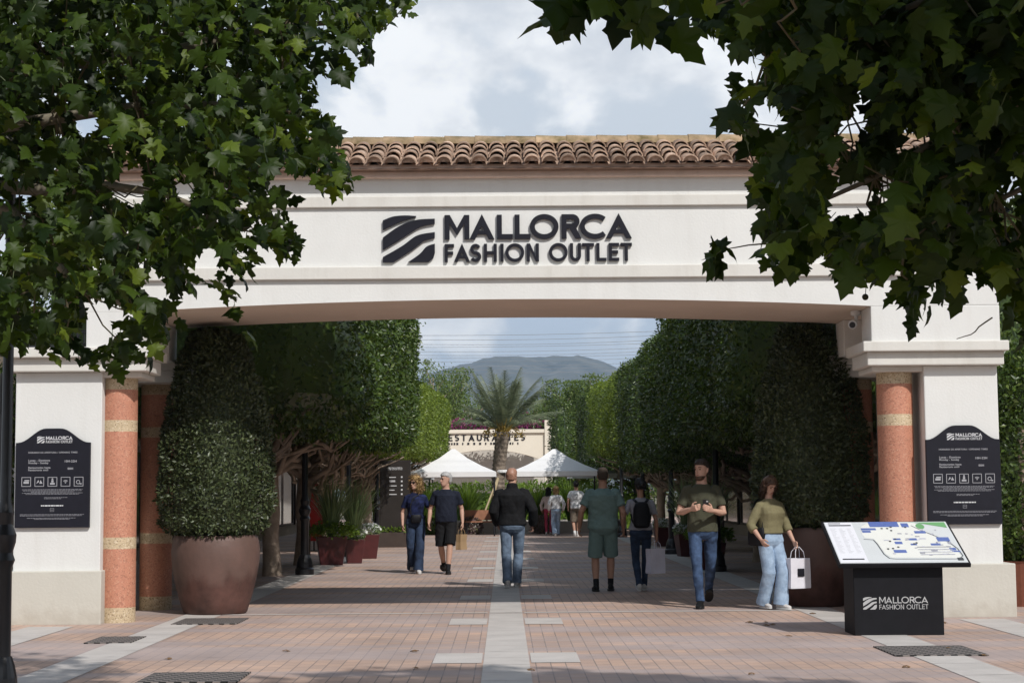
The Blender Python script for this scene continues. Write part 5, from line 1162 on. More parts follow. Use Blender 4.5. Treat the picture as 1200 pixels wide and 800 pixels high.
# ================================================================== PEOPLE
SKIN = pm('skin', (0.50, 0.30, 0.22), .55, .06, 12, .04, 120, spec=.35); SKIN_TAN = pm('tan_skin', (0.40, 0.225, 0.155), .55, .06, 12, .04, 120, spec=.35)
def cloth(name, col, var=.12, tint=None, rough=.85): return pm(name, col, rough, var, 9, .35, 28, spec=.2, tint=tint)
def fabric_fold(me, amp, seed, f=7.0):
    """soft creases along the cloth"""
    n = len(me.vertices); co = np.empty(n * 3); me.vertices.foreach_get('co', co); co = co.reshape(-1, 3); nr = np.empty(n * 3); me.vertices.foreach_get('normal', nr); nr = nr.reshape(-1, 3)
    q = co * [f, f, f * 1.25]; s = lump(q, 1.0, seed); s2 = lump(co * [f * 2.1, f * 2.1, f * 1.9], 1.0, seed + 1)
    co = co + nr * (amp * (.7 * np.abs(s) + .45 * s2))[:, None]; me.vertices.foreach_set('co', co.reshape(-1)); me.update()
def grow(mb, name, mat, parent, voxel, it=3, fold=0.0, seed=1, label=None):
    me = bpy.data.meshes.new(name); me.from_pydata(mb.v, [], mb.f); bm = bmesh.new(); bm.from_mesh(me); bmesh.ops.recalc_face_normals(bm, faces=bm.faces); bm.to_mesh(me); bm.free()
    o = bpy.data.objects.new(name, me); COL.objects.link(o); r = o.modifiers.new('r', 'REMESH'); r.mode = 'VOXEL'; r.voxel_size = voxel
    s = o.modifiers.new('s', 'SMOOTH'); s.factor = .5; s.iterations = it
    dg = bpy.context.evaluated_depsgraph_get(); m2 = bpy.data.meshes.new_from_object(o.evaluated_get(dg)); m2.name = name; bpy.data.objects.remove(o); bpy.data.meshes.remove(me)
    if fold: fabric_fold(m2, fold, seed)
    m2.materials.clear(); m2.materials.append(mat); m2.polygons.foreach_set('use_smooth', [True] * len(m2.polygons)); m2.update()
    return link(name, m2, parent, label=label)
def ik(a, b, l1, l2, pole):
    d = b - a; L_ = min(d.length, (l1 + l2) * .998); d.normalize(); a1 = (l1 * l1 - l2 * l2 + L_ * L_) / (2 * L_); h = math.sqrt(max(0, l1 * l1 - a1 * a1)); p = Vector(pole); p = (p - d * p.dot(d)).normalized()
    return a + d * a1 + p * h, a + d * L_
def sec(cx, cy, z, rx, ry, n=22, e=2.4, ryb=None):
    out = []
    for j in range(n):
        a = 2 * PI * j / n; c, s = math.cos(a), math.sin(a); k = (abs(c) ** e + abs(s) ** e) ** (-1 / e); out.append((cx + rx * c * k, cy + (ry if s < 0 else (ryb or ry)) * s * k, z))
    return out
# torso profile: z, half width, depth to the front, depth to the back
T_M = [(.80, .09, .06, .07), (.85, .145, .098, .11), (.90, .168, .115, .13), (1.0, .160, .112, .112), (1.08, .155, .112, .10), (1.18, .162, .115, .108), (1.28, .178, .122, .125), (1.355, .183, .115, .125), (1.395, .158, .092, .108), (1.43, .108, .07, .088), (1.455, .080, .060, .072), (1.475, .066, .056, .064)]
T_F = [(.80, .09, .06, .07), (.85, .152, .10, .115), (.90, .176, .115, .135), (1.0, .155, .108, .11), (1.08, .130, .10, .09), (1.18, .138, .112, .098), (1.27, .150, .135, .112), (1.345, .152, .112, .112), (1.388, .132, .082, .098), (1.422, .092, .062, .075), (1.445, .066, .052, .062), (1.465, .052, .048, .055)]
def person(label, x, y, rot, H, female=False, legs=None, arms=None, top=None, bottom=None, shoes=None, hair=None, skin=None, head=(0, 0), belly=0.0, far=False, hands=None, curl=.55, front=True, heels=(0, 0), build=1.0):
    """legs/arms: (left, right) ankle and wrist targets in body space (facing -Y, +X is the person's left)"""
    S = H / 1.75; t = thing('person', label, 'person', (x, y, 0), rot); V = lambda *a: Vector(a); skin = skin or SKIN
    tor = [list(r) for r in (T_F if female else T_M)]
    for r in tor:
        if .9 <= r[0] <= 1.2: r[2] += belly * math.sin(PI * (r[0] - .85) / .4); r[1] += belly * .35
        if r[0] < 1.42: r[1] *= build; r[2] *= build; r[3] *= build
    ank = [Vector(a) for a in legs]; hip = [V(.092, 0, .915), V(-.092, 0, .915)]; drop = 0
    for i in range(2):
        while (ank[i] - (hip[i] - V(0, 0, drop))).length > .858: drop += .004
    dz = -drop; P = lambda p: (p[0] * S, p[1] * S, p[2] * S)
    up = lambda p: V(p[0], p[1], p[2] + dz)
    hip = [up(h) for h in hip]; knee = []
    for i in range(2):
        k, a = ik(hip[i], ank[i], .44, .42, (.12 * (1 if i == 0 else -1), -1, 0)); knee.append(k); ank[i] = a
    sw = .182 if not female else .160; sw *= .5 + .5 * build; sho = [up((sw, .005, 1.388)), up((-sw, .005, 1.388))]
    if female: sho = [up((sw, .005, 1.372)), up((-sw, .005, 1.372))]
    wr, elb = [], []
    for i in range(2):
        s = 1 if i == 0 else -1; spec = arms[i]; tgt = Vector(spec[0]); pole = spec[1] if len(spec) > 1 else (.35 * s, 1, 0)
        e, w = ik(sho[i], up(tgt), .29, .255, pole); elb.append(e); wr.append(w)
    lr = 1.0 if not female else .96; lr *= .45 + .55 * build; ar = (1.0 if not female else .84) * (.45 + .55 * build)
    vox = (.012 if far else .0062) * S
    def limb(mb, pts, rad_, n=14): mb.tube([P(p) for p in pts], [r * S for r in rad_], n)
    def thr(a, b, c, ra, rb, rc, mids=(.5, .35, .7)): return [a, a.lerp(b, .5), b, b.lerp(c, .33), b.lerp(c, .7), c]
    # ---- body (one continuous skin)
    mb = MB(); mb.rings([[P((q[0], q[1], q[2] + dz)) for q in sec(0, 0, z, rx * .97, yf * .97, e=2.3, ryb=yb * .97)] for z, rx, yf, yb in tor])
    for i in range(2):
        limb(mb, thr(hip[i], knee[i], ank[i], 0, 0, 0), [.078 * lr, .070 * lr, .052 * lr, .055 * lr, .042 * lr, .033 * lr]); limb(mb, [ank[i], ank[i] + V(0, -.012, -.03)], [.033, .030])
        limb(mb, [sho[i].lerp(V(0, 0, sho[i].z), .3), sho[i], sho[i].lerp(elb[i], .5), elb[i], elb[i].lerp(wr[i], .3), elb[i].lerp(wr[i], .75), wr[i]], [.055 * ar, .056 * ar, .047 * ar, .039 * ar, .041 * ar, .031 * ar, .025 * ar])
    nk = up((0, .012, 1.44)); hy, hp = head; hc = up((0, -.012, 1.628))
    limb(mb, [nk, up((0, .005, 1.50)), up((0, -.005, 1.56))], [.072 if not female else .056, .061 if not female else .048, .060 if not female else .048])
    HR = Matrix.Translation(hc) @ Matrix.Rotation(hy, 4, 'Z') @ Matrix.Rotation(hp, 4, 'X'); hk = 1.0 if not female else .95
    hd = lambda p: P(HR @ (Vector(p) * hk))
    prof = [(-.118, .024, -.078, -.03), (-.105, .040, -.090, -.01), (-.085, .051, -.094, .02), (-.055, .060, -.092, .055), (-.02, .067, -.090, .080), (.02, .071, -.092, .096), (.05, .073, -.094, .098), (.08, .068, -.082, .090), (.102, .052, -.056, .068), (.116, .022, -.02, .03)]
    def headring(z, rx, yf, yb, g=0, n=20): c = (yf + yb) / 2; return [hd((q[0], q[1], q[2])) for q in sec(0, c, z, rx + g, (yb - yf) / 2 + g, n=n, e=2.15)]
    mb.rings([headring(*q) for q in prof])
    mb.tube([hd((0, -.088, .022)), hd((0, -.101, -.005)), hd((0, -.112, -.024)), hd((0, -.092, -.036))], [.008 * S, .010 * S, .0145 * S, .008 * S], 8)
    for s in (-1, 1):
        mb.tube([hd((s * .068, .012, -.03)), hd((s * .077, .016, -.005)), hd((s * .079, .022, .022)), hd((s * .070, .018, .032))], [(.006 * S, .010 * S), (.007 * S, .016 * S), (.007 * S, .018 * S), (.005 * S, .010 * S)], 8)
        mb.tube([hd((s * .012, -.093, .030)), hd((s * .045, -.083, .032))], [.008 * S, .008 * S], 6)
    mb.tube([hd((-.022, -.090, -.062)), hd((0, -.097, -.062)), hd((.022, -.090, -.062))], [.007 * S, .010 * S, .007 * S], 6)
    # hands with five fingers
    grips = []
    for i in range(2):
        s = 1 if i == 0 else -1; fd = (wr[i] - elb[i]).normalized(); hs = (hands or {}).get(i, {}); d = Vector(hs.get('dir', fd)).normalized(); fwd = Vector(hs.get('thumb', (0, -1, .15))); ac = (fwd - d * fwd.dot(d)).normalized(); pal = d.cross(ac) * (1 if i == 0 else -1)
        if pal.x * s > 0 and 'thumb' not in hs: pal = -pal
        if 'palm' in hs: pal = Vector(hs['palm']); pal = (pal - d * pal.dot(d)).normalized(); ac = fwd - d * fwd.dot(d) - pal * fwd.dot(pal); ac.normalize()
        k = .92 if female else 1.0; w = wr[i]; cu = hs.get('curl', curl)
        rings = []
        for u, hw, ht in ((-.01, .026, .020), (.02, .034, .019), (.06, .042, .017), (.095, .040, .014)): c = w + d * u * k; rings.append([P(c + ac * hw * k * math.cos(2 * PI * j / 12) + pal * ht * k * math.sin(2 * PI * j / 12)) for j in range(12)])
        mb.rings(rings); base = w + d * .085 * k
        for q, (off, ln) in enumerate(((.030, .072), (.010, .080), (-.010, .074), (-.029, .058))):
            p0 = base + ac * off * k; pts = [p0 - d * .02]; a = 0; p = p0
            for g in range(3): a += cu * (.75 + .12 * q); p = p + (d * math.cos(a) + pal * math.sin(a)) * ln * k * (.42, .32, .26)[g]; pts.append(p.copy())
            mb.tube([P(z) for z in pts], [z * S * k for z in (.0095, .0095, .0088, .0078)], 7)
        p0 = w + d * .025 * k + ac * .026 * k; p1 = p0 + (d * .55 + ac * .75 + pal * .25).normalized() * .038 * k; p2 = p1 + (d * .9 + ac * .25 + pal * .35).normalized() * .032 * k; p3 = p2 + (d * .9 - ac * .1 + pal * .45).normalized() * .024 * k
        mb.tube([P(p0), P(p1), P(p2), P(p3)], [.013 * S, .0115 * S, .010 * S, .008 * S], 7)
        grips.append(w + d * .085 * k + pal * .025)
    bod = grow(mb, 'body', skin, t, vox, 3)
    # ---- trousers or shorts
    kind, bcol = bottom[0], bottom[1]; m = MB(); wz = .04 if female else .0
    m.rings([[P((q[0], q[1], q[2] + dz)) for q in sec(0, 0, z, rx + (.010 if z < .95 else .002), yf + (.010 if z < .95 else .001), e=2.4, ryb=yb + (.012 if z < .95 else .002))] for z, rx, yf, yb in [r for r in tor if r[0] <= 1.0 + wz + .05]])
    for i in range(2):
        if kind == 'shorts':
            a = hip[i]; b_ = knee[i]; e = b_ + (b_ - a).normalized() * -.005; limb(m, [a + V(0, .0, .03), a.lerp(b_, .3), a.lerp(b_, .65), e], [.098 * lr, .099 * lr, .098 * lr, .098 * lr], 18)
        else:
            wd = {'slim': (.088, .074, .060, .060, .048, .050), 'straight': (.092, .082, .070, .070, .066, .070), 'wide': (.094, .088, .084, .086, .090, .098)}[kind]
            e = ank[i] + V(0, .005, -.025 if kind != 'slim' else -.005); limb(m, [hip[i], hip[i].lerp(knee[i], .5), knee[i], knee[i].lerp(e, .33), knee[i].lerp(e, .72), e], [r * lr for r in wd], 18)
    grow(m, 'shorts' if kind == 'shorts' else 'trousers', bcol, t, vox * 1.15, 2, .010 * S, int(abs(x) * 10) + 3)
    # ---- top
    sl, tcol, hem, ease = top; m = MB(); rg = []
    for z, rx, yf, yb in tor:
        if z < hem - .06 or z > 1.452: continue
        zz_ = max(z, hem); k = ease * (1 if z < 1.38 else .55); rg.append([P((q[0], q[1], q[2] + dz)) for q in sec(0, 0, zz_, rx + k, yf + k, e=2.35, ryb=yb + k)])
    zc, cw = (1.462, .080) if not female else (1.452, .074); rg.append([P((q[0], q[1], q[2] + dz)) for q in sec(0, .006, zc, cw, .068, e=2.1, ryb=.076)]); m.rings(rg)
    for i in range(2):
        A, E, W = sho[i], elb[i], wr[i]; a0 = A.lerp(V(0, 0, A.z), .35) + V(0, 0, .012); q = .016 if sl != 'jacket' else .026
        if sl == 'short': e = A.lerp(E, .68); limb(m, [a0, A, A.lerp(E, .4), e], [.058 * ar, .061 * ar + .002, .058 * ar + q * .35, .056 * ar + q * .5], 16)
        elif sl == 'mid': e = E.lerp(W, .35); limb(m, [a0, A, A.lerp(E, .5), E, e], [.058 * ar, .064 * ar, .062 * ar + .006, .058 * ar + .010, .050 * ar + .012], 16)
        else: e = E.lerp(W, .97); limb(m, [a0, A, A.lerp(E, .5), E, E.lerp(W, .5), e], [.058 * ar + .002, .062 * ar + q * .35, .058 * ar + q * .75, .052 * ar + q * .9, .045 * ar + q, .034 * ar + q * .8], 16)
    if sl == 'jacket': m.rings([[P((q[0], q[1], q[2] + dz)) for q in sec(0, .004, z, r_, r_, e=2)] for z, r_ in ((1.42, .10), (1.47, .082), (1.515, .076), (1.53, .068))])
    tp = grow(m, {'jacket': 'jacket', 'mid': 'sweater', 'short': 'shirt', 'long': 'shirt'}[sl], tcol, t, vox * 1.15, 5, .017 * S, int(abs(y) * 7) + 5)
    # ---- shoes
    for i in range(2):
        m = MB(); so = MB(); a = ank[i]; h = heels[i]; tw = (.10 if i == 0 else -.10)
        Rm = Matrix.Translation(a) @ Matrix.Rotation(tw, 4, 'Z') @ Matrix.Rotation(h, 4, 'X') @ Matrix.Translation((0, 0, -.078))
        def sq(u, hw, z0, z1): return [P(Rm @ Vector((hw * math.cos(2 * PI * j / 14), -u, (z0 + z1) / 2 + (z1 - z0) / 2 * math.sin(2 * PI * j / 14)))) for j in range(14)]
        k = .93 if female else 1.0
        m.rings([sq(u * k, w_ * k, z0, z1) for u, w_, z0, z1 in ((-.075, .018, .025, .07), (-.066, .034, .010, .092), (-.03, .038, .008, .112), (.02, .039, .008, .100), (.075, .045, .008, .076), (.125, .047, .008, .060), (.165, .040, .010, .050), (.188, .020, .014, .038))])
        sho_ = smooth_auto(m.build('shoe', shoes[0], t), 60)
        so.rings([[P(Rm @ Vector((q[0] * k, -.055 * k - q[1] * k, z))) for q in sec(0, 0, 0, .050, .138, n=20, e=2.6)] for z in (-.002, .020)])
        so.build('sole', shoes[1], sho_)
        if kind == 'shorts' and len(shoes) > 2: m = MB(); limb(m, [a + V(0, 0, .005), a.lerp(knee[i], .22)], [.041, .042]); smooth_auto(m.build('sock', shoes[2], t), 60)
    # ---- hair and face
    if hair:
        hk_, hcol = hair; m = MB()
        g = .013 if hk_ in ('short', 'crop') else .020
        if hk_ == 'crop': g = .006
        rings = [(-.045, .056, .03, .085), (-.01, .066, .025, .092), (.025, .070, .00, .100), (.05, .073, -.045, .102), (.072, .072, -.088, .098), (.092, .064, -.082, .086), (.114, .050, -.060, .068), (.124 + g, .026, -.03, .04)]
        m.rings([headring(*q, g=g) for q in rings])
        if hk_ in ('long', 'bob', 'big'):
            L0 = {'long': -.22, 'bob': -.18, 'big': -.19}[hk_]; wd = {'long': .082, 'bob': .085, 'big': .105}[hk_]
            m.rings([headring(z, w_, yf, yb) for z, w_, yf, yb in ((.085, .07, -.03, .09), (.03, wd, -.035, .115), (-.05, wd * 1.08, -.02, .118), (-.11, wd * 1.05, .0, .110), (L0, wd * .62, .03, .095))])
            for s in (-1, 1): m.tube([hd((s * .045, -.070, .090)), hd((s * .080, -.035, .02)), hd((s * .086, -.015, -.07)), hd((s * .078, -.02, L0 + .03))], [.016 * S, .018 * S, .022 * S, .012 * S], 8)
        if hk_ == 'bun': m.ball(hd((0, .125, .03)), .048 * S, n=12, m=8)
        ho = grow(m, 'hair', hcol, t, max(vox, .008 * S), 2)
        fabric_fold(ho.data, (.020 if hk_ == 'big' else .008 if hk_ in ('long', 'bob') else .005) * S, 5, 13 if hk_ == 'big' else 24)
        n = {'crop': 0, 'short': 420, 'bun': 500, 'bob': 900, 'long': 900, 'big': 1500}[hk_]
        if n:
            k = len(ho.data.vertices); co = np.empty(k * 3); ho.data.vertices.foreach_get('co', co); nr = np.empty(k * 3); ho.data.vertices.foreach_get('normal', nr); i_ = RNG.integers(0, k, n); co = co.reshape(-1, 3)[i_]; nr = nr.reshape(-1, 3)[i_]
            fr = np.array(HR.to_3x3() @ Vector((0, -1, 0))); lc = (co / S - np.array(hc)) @ fr; ok = (lc < .045) | (co[:, 2] / S - hc.z > .075); co, nr = co[ok], nr[ok]; n = len(co)
            fall = {'short': .25, 'bun': .2, 'bob': 1.3, 'long': 1.4, 'big': .6}[hk_]; T_ = unit(nr * .35 + RNG.normal(0, {'big': .8}.get(hk_, .35), (n, 3)) + [0, .2, -fall]); Ls = RNG.uniform(.6, 1.4, n) * {'short': .022, 'bun': .03, 'bob': .055, 'long': .07, 'big': .065}[hk_] * S
            leaf_cloud('hair_strands', [(0, 0, 0), (.05, .5, .06), (0, 1, -.12), (-.05, .5, .06)], SMALL_F, co - nr * .004, T_, nr, Ls, hcol, ho)
    if not far and front:
        ink = M['black_matte']
        for s in (-1, 1):
            m = MB(); m.ball(hd((s * .031, -.0865, .010)), .0105 * S, .007 * S, .0065 * S, 8, 5); m.build('eye', ink, bod)
            m = MB(); m.tube([hd((s * .016, -.101, .032)), hd((s * .033, -.096, .037)), hd((s * .048, -.084, .032))], [.0035 * S, .0045 * S, .003 * S], 6); m.build('eyebrow', (hair[1] if hair and not female else pm('brow', (.06, .035, .02))), bod)
        m = MB(); m.tube([hd((-.022, -.0985, -.060)), hd((0, -.1065, -.061)), hd((.022, -.0985, -.060))], [.003 * S, .005 * S, .003 * S], 6); m.build('mouth', pm('lips', (.30, .10, .085), .5), bod)
    Rz = Matrix.Rotation(rot, 4, 'Z'); W = lambda p: Vector((x, y, 0)) + Rz @ Vector(P(p))
    return t, [W(g) for g in grips], W, (hd, dz, S, P, sho, P)

denim_d = cloth('dark_denim', (.028, .045, .085), .3, (.02, .03, .055)); denim_m = cloth('mid_denim', (.052, .088, .165), .35, (.028, .046, .09)); denim_l = cloth('light_denim', (.33, .43, .55), .18, (.24, .33, .46)); denim_g = cloth('grey_blue_denim', (.17, .23, .31), .22, (.12, .16, .23))
navy = cloth('navy_cotton', (.013, .016, .028)); navy_b = cloth('navy_print', (.014, .020, .065), .5, (.006, .008, .018)); black = cloth('black_knit', (.010, .010, .011)); teal = cloth('grey_teal_cotton', (.155, .235, .22)); grey = cloth('grey_cotton', (.30, .30, .33)); olive = cloth('olive_tee', (.062, .062, .040)); moss = cloth('moss_sweater', (.185, .165, .09)); white_c = cloth('white_cotton', (.62, .62, .62)); khaki = cloth('khaki_cotton', (.16, .13, .10)); pinkred = cloth('crimson_trousers', (.36, .05, .09)); blush = cloth('pale_pink_top', (.55, .47, .45))
sh_b = cloth('black_shoe', (.010, .010, .010), rough=.6); sh_w = cloth('white_shoe', (.52, .50, .48)); sole_w = pm('white_sole', (.55, .55, .54)); sole_b = pm('dark_sole', (.02, .02, .02)); sock_b = cloth('dark_sock', (.015, .015, .017))
blond = pm('blond_hair', (.42, .28, .12), .55, .35, 40, .5, 90, tint=(.27, .16, .06)); silver_h = pm('silver_hair', (.42, .41, .40), .6, .25, 40, .5, 90); brown_h = pm('brown_hair', (.075, .04, .022), .5, .4, 40, .5, 90); dark_h = pm('dark_hair', (.015, .011, .009), .5, .3, 40, .5, 90); stubble = pm('cropped_hair', (.05, .035, .025), .8, .3, 60, .3, 120)
def scl(top_px, foot_px, px):
    g = gnd(px, foot_px); return g, at(px, top_px, g.y).z
DN = lambda s, x=.26, y=-.03, z=.87: ((s * x, y, z),)
# the couple on the left
g, H = scl(556, 671.5, 487)
w1 = person('blonde woman in a navy blouse and dark flared jeans walking hand in hand', g.x, g.y, .12, 1.74, True, ((.035, -.17, .085), (-.045, .16, .11)), (((.27, -.02, .90), (.5, 1, 0)), DN(-1, .235)[0:1]), ('short', navy_b, .99, .014), ('wide', denim_d), (sh_w, sole_w), ('big', blond), head=(-.75, 0), heels=(0, -.25))
g, H = scl(556, 672, 523)
w2 = person('silver haired man in a dark navy polo and black shorts carrying a paper bag', g.x, g.y, -.05, 1.80, False, ((.05, -.20, .085), (-.06, .24, .13)), (((.29, -.03, .88), (.4, 1, 0)), ((-.30, -.03, .88), (-.5, 1, 0))), ('short', navy, .90, .016), ('shorts', black), (sh_b, sole_b, sock_b), ('short', silver_h), head=(-.9, 0), belly=.03, heels=(0, -.35))
g, H = scl(550, 688, 601)
w3 = person('bald man in a black jacket and pale jeans walking away along the centre strip', g.x, g.y, PI - .05, 1.80, False, ((.065, .20, .115), (-.05, -.14, .085)), (((.225, -.12, .93), (.5, .9, 0)), ((-.30, -.06, .91), (-.6, .9, 0))), ('jacket', black, .92, .034), ('straight', denim_g), (sh_w, sole_w), ('crop', pm('bald_crown', (.36, .19, .13), .45, .05, 12)), head=(-.35, -.05), build=1.06, front=False, heels=(-.3, 0), curl=.95)
g, H = scl(551, 692.5, 708)
w4 = person('man in a grey green t-shirt and matching shorts seen from behind', g.x, g.y, PI, 1.78, False, ((.115, .06, .085), (-.10, -.10, .085)), (((.34, -.06, .90), (.5, .9, 0)), ((-.29, -.04, .89), (-.4, 1, 0))), ('short', teal, .86, .026), ('shorts', teal), (sh_b, sole_b, sock_b), ('crop', stubble), SKIN_TAN, head=(.0, .0), belly=.02, front=False, build=1.12)
g, H = scl(565, 692, 752)
w5 = person('woman in a grey top with a black backpack seen from behind', g.x, g.y, PI, 1.62, True, ((.05, .18, .11), (-.05, -.12, .085)), (((.27, -.04, .93), (.6, 1, 0)), ((-.25, -.03, .86), (-.4, 1, 0))), ('short', grey, .95, .018), ('slim', denim_d), (sh_w, sole_w), ('bun', dark_h), SKIN_TAN, head=(.2, 0), front=False, heels=(-.4, 0))
g, H = scl(542, 711, 825)
w6 = person('bearded man in an olive t-shirt and blue jeans looking away from his phone', g.x, g.y, -.12, 1.82, False, ((.055, .34, .15), (-.04, -.22, .085)), (((.12, -.27, 1.15), (.6, .9, -.3)), ((-.13, -.25, 1.17), (-.7, .9, -.3))), ('short', olive, .90, .014), ('slim', denim_m), (sh_b, sole_b), ('short', pm('dark_brown_hair', (.03, .019, .013), .6, .4, 40, .5, 90)), head=(-.55, .0), hands={0: dict(dir=(-.55, -.7, .25), thumb=(0, -.3, 1), curl=.5), 1: dict(dir=(.6, -.65, .15), thumb=(0, -.3, 1), curl=.7)}, heels=(-.5, .1))
g, H = scl(562, 713.5, 904)
w7 = person('woman in a moss green sweater and light jeans looking down, white bag in hand', g.x, g.y, .55, 1.60, True, ((.035, -.15, .09), (-.045, .10, .095)), (((.24, -.20, .89), (.5, 1, 0)), ((-.25, -.12, .92), (-.6, 1, 0))), ('mid', moss, .99, .030), ('wide', denim_l), (sh_w, sole_w), ('bob', brown_h), head=(-.1, .5), build=1.08)
# three people far down the walk
for lab, px, fy, H, fem, tp, bt, hr, sk, xx in (('far away blonde woman in a white top and light jeans', 652, 628, 1.66, True, ('long', white_c, .96, .02), ('wide', denim_l), ('bob', blond), SKIN, 0), ('far away woman with dark hair, pale top and crimson trousers', 643, 626.5, 1.62, True, ('long', blush, .96, .02), ('slim', pinkred), ('long', dark_h), SKIN, 1), ('far away man in a white t-shirt and khaki shorts', 675.5, 628.5, 1.80, False, ('short', white_c, .88, .024), ('shorts', khaki), ('short', dark_h), SKIN_TAN, 2)):
    g = gnd(px, fy); person(lab, g.x, g.y, PI + (.15, -.1, .1)[xx], H, fem, ((.07, .14, .10), (-.06, -.14, .085)), (((.25, -.05, .90), (.5, 1, 0)), ((-.25, -.05, .90), (-.5, 1, 0))), tp, bt, (sh_w, sole_w, white_c), hr, sk, far=True, front=False)

# ------------------------------------------------------------------ what they carry
def carrier(grip, w, d, h, mat, label, rotz, drop=.16, mark=None, name='shopping_bag'):
    t = thing(name, label, 'bag', (grip.x, grip.y, grip.z - drop - h), rotz, None); m = MB()
    n = 5; rings = []
    for k, z in ((.96, 0), (1, .02), (1.0, h * .5), (.98, h)):
        q = []
        for (a, b) in ((-w, -d), (0, -d * 1.02), (w, -d), (w * .96, 0), (w, d), (0, d * 1.04), (-w, d), (-w * .96, 0)): q.append((a / 2 * k + .006 * math.sin(z * 23 + a * 9), b / 2 * k + .006 * math.sin(z * 17 + b * 5), z))
        rings.append(q)
    m.rings(rings, True, False); rings = [[(a * .96, b * .94, z) for a, b, z in r] for r in rings]; rings[0] = [(a, b, .012) for a, b, z in rings[0]]; m.rings(rings, True, False)
    m.build('bag_body', mat, t)
    for s in (-1, 1):
        m = MB(); m.tube([(-w * .25, s * d * .5, h - .04), (-w * .2, s * d * .35, h + drop * .55), (-.02, s * .01, h + drop - .006), (.02, s * .01, h + drop - .006), (w * .2, s * d * .35, h + drop * .55), (w * .25, s * d * .5, h - .04)], .005, 6); m.build('handle', mat, t)
    if mark: m = MB(); m.box(-w * .16, w * .16, -d * .5 - .012, -d * .5 - .004, h * .40, h * .66); m.build('printed_mark', M['sign_letter'], t)
    return t
kraft = pm('kraft_paper', (.36, .24, .13), .8, .08, 8, .1, 30); white_p = pm('white_paper', (.68, .67, .72), .6, .05, 6, .15, 14); lilac = pm('white_plastic_bag', (.70, .68, .78), .45, .08, 6, .5, 16)
carrier(w2[1][0], .20, .10, .27, kraft, 'brown paper bag held by the silver haired man', 1.0, .12)
carrier(w5[1][1], .27, .12, .36, lilac, 'crumpled white carrier bag held by the backpack woman', .6, .12)
carrier(w7[1][0] + Vector((.03, 0, 0)), .29, .12, .36, white_p, 'white paper shopping bag held by the woman in the moss green sweater', .45, .14, True)
# backpack
t5, gr, W, (hd, dz, S, P, sho, _) = w5; o = W((0, .19, 1.2 + dz)); t = thing('backpack', 'small black backpack on the back of the woman in grey', 'backpack', (o.x, o.y, o.z), PI)
m = MB(); m.rings([[q for q in sec(0, 0, z, rx, ry, e=3)] for z, rx, ry in ((-.20, .085, .05), (-.17, .115, .075), (-.05, .125, .085), (.08, .115, .08), (.15, .09, .06), (.175, .05, .035))]); smooth_auto(m.build('bag_body', M['black_matte'], t), 60)
m = MB(); m.rings([[q for q in sec(0, .06, z, rx, .035, e=3)] for z, rx in ((-.17, .08), (-.15, .09), (-.04, .09), (-.02, .075))]); m.build('pocket', M['black_matte'], t)
for s in (-1, 1): m = MB(); m.tube([(s * .05, -.03, .15), (s * .085, -.06, .19), (s * .105, -.13, .215), (s * .11, -.21, .19)], [(.02, .005)] * 4, 8); m.tube([(s * .10, -.03, -.16), (s * .135, -.09, -.08), (s * .145, -.13, .0)], [(.012, .004)] * 3, 6); m.build('strap', M['black_matte'], t)
# phone
gp = w6[1][0]; t = thing('phone', 'black phone in the hand of the man in the olive t-shirt', 'phone', (gp.x - .01, gp.y - .012, gp.z + .035), -.1); m = MB(); m.obox((0, 0, 0), (.037, 0, 0), (0, .0045, .001), (0, -.018, .073)); m.build('phone_case', M['black_metal'], t, bevel=.003); m = MB(); m.obox((.018, -.014, .045), (.012, 0, 0), (0, .002, 0), (0, -.004, .014)); m.build('lens', M['silver'], t)
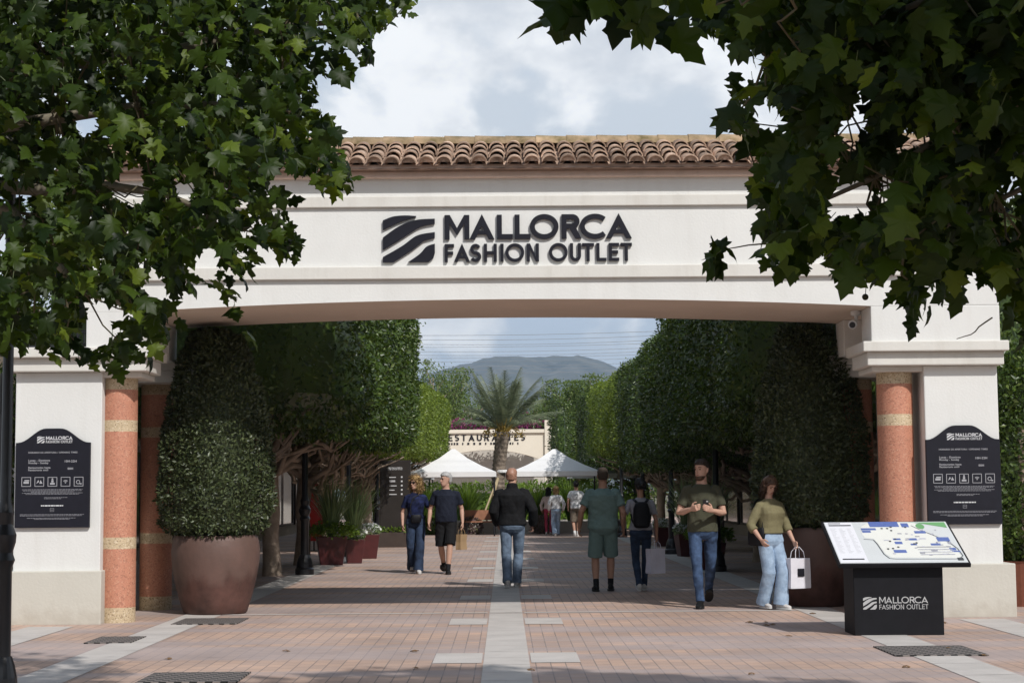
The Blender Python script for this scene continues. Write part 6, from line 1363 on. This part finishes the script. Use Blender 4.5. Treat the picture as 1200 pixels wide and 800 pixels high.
# shoulder bag of the woman in moss green
t7, gr, W, (hd, dz, S, P, sho, _) = w7; o = W((-.19, .04, .98 + dz)); t = thing('shoulder_bag', 'black shoulder bag hanging at the side of the woman in the moss green sweater', 'bag', (o.x, o.y, o.z), .55 + .3)
m = MB(); m.rings([[q for q in sec(0, 0, z, rx, ry, e=3)] for z, rx, ry in ((-.13, .03, .09), (-.11, .045, .12), (.03, .045, .12), (.09, .03, .10))]); smooth_auto(m.build('bag_body', M['black_matte'], t), 60)
m = MB(); q0 = Vector((0, -.08, .08)); m.tube([(0, -.09, .08), (.02, -.08, .25), (.045, -.045, .40), (.06, 0, .435), (.05, .05, .40), (.02, .08, .25), (0, .09, .08)], [(.016, .004)] * 7, 8); m.build('strap', M['black_matte'], t)
# waist bag of the blonde woman, sunglasses
t1, gr, W, (hd, dz, S, P, sho, _) = w1; o = W((0, -.17, 1.0 + dz)); t = thing('waist_bag', 'small black waist bag worn by the blonde woman in navy', 'bag', (o.x, o.y, o.z), .12)
m = MB(); m.rings([[q for q in sec(0, 0, z, rx, ry, e=3)] for z, rx, ry in ((-.09, .06, .02), (-.07, .09, .035), (.03, .10, .04), (.06, .085, .025))]); smooth_auto(m.build('bag_body', M['black_matte'], t), 60)
m = MB(); m.tube([(-.09, .01, .05), (-.10, .02, .22), (-.05, .045, .36), (0.06, .075, .42)], [(.010, .004)] * 4, 6); m.build('strap', M['black_matte'], t)
m = MB()
for s in (-1, 1): m.tube([hd((s * .005, -.1, .012)), hd((s * .03, -.101, .010)), hd((s * .055, -.085, .012))], [(.006 * S, .013 * S), (.008 * S, .019 * S), (.006 * S, .013 * S)], 8); m.tube([hd((s * .055, -.085, .018)), hd((s * .078, .01, .02))], .003 * S, 5)
m.build('sunglasses', M['black_matte'], t1)
# beard of the phone man, watch of the silver haired man
hd, S = w6[3][0], w6[3][2]; m = MB()
m.rings([[hd(q) for q in sec(0, (yf + yb) / 2, z, rx + .004, (yb - yf) / 2 + .004, n=20, e=2.15)] for z, rx, yf, yb in ((-.125, .02, -.075, -.03), (-.108, .042, -.092, -.005), (-.088, .053, -.096, .02), (-.070, .058, -.0935, .03))]); m.build('beard', brown_h, w6[0], smooth=True)
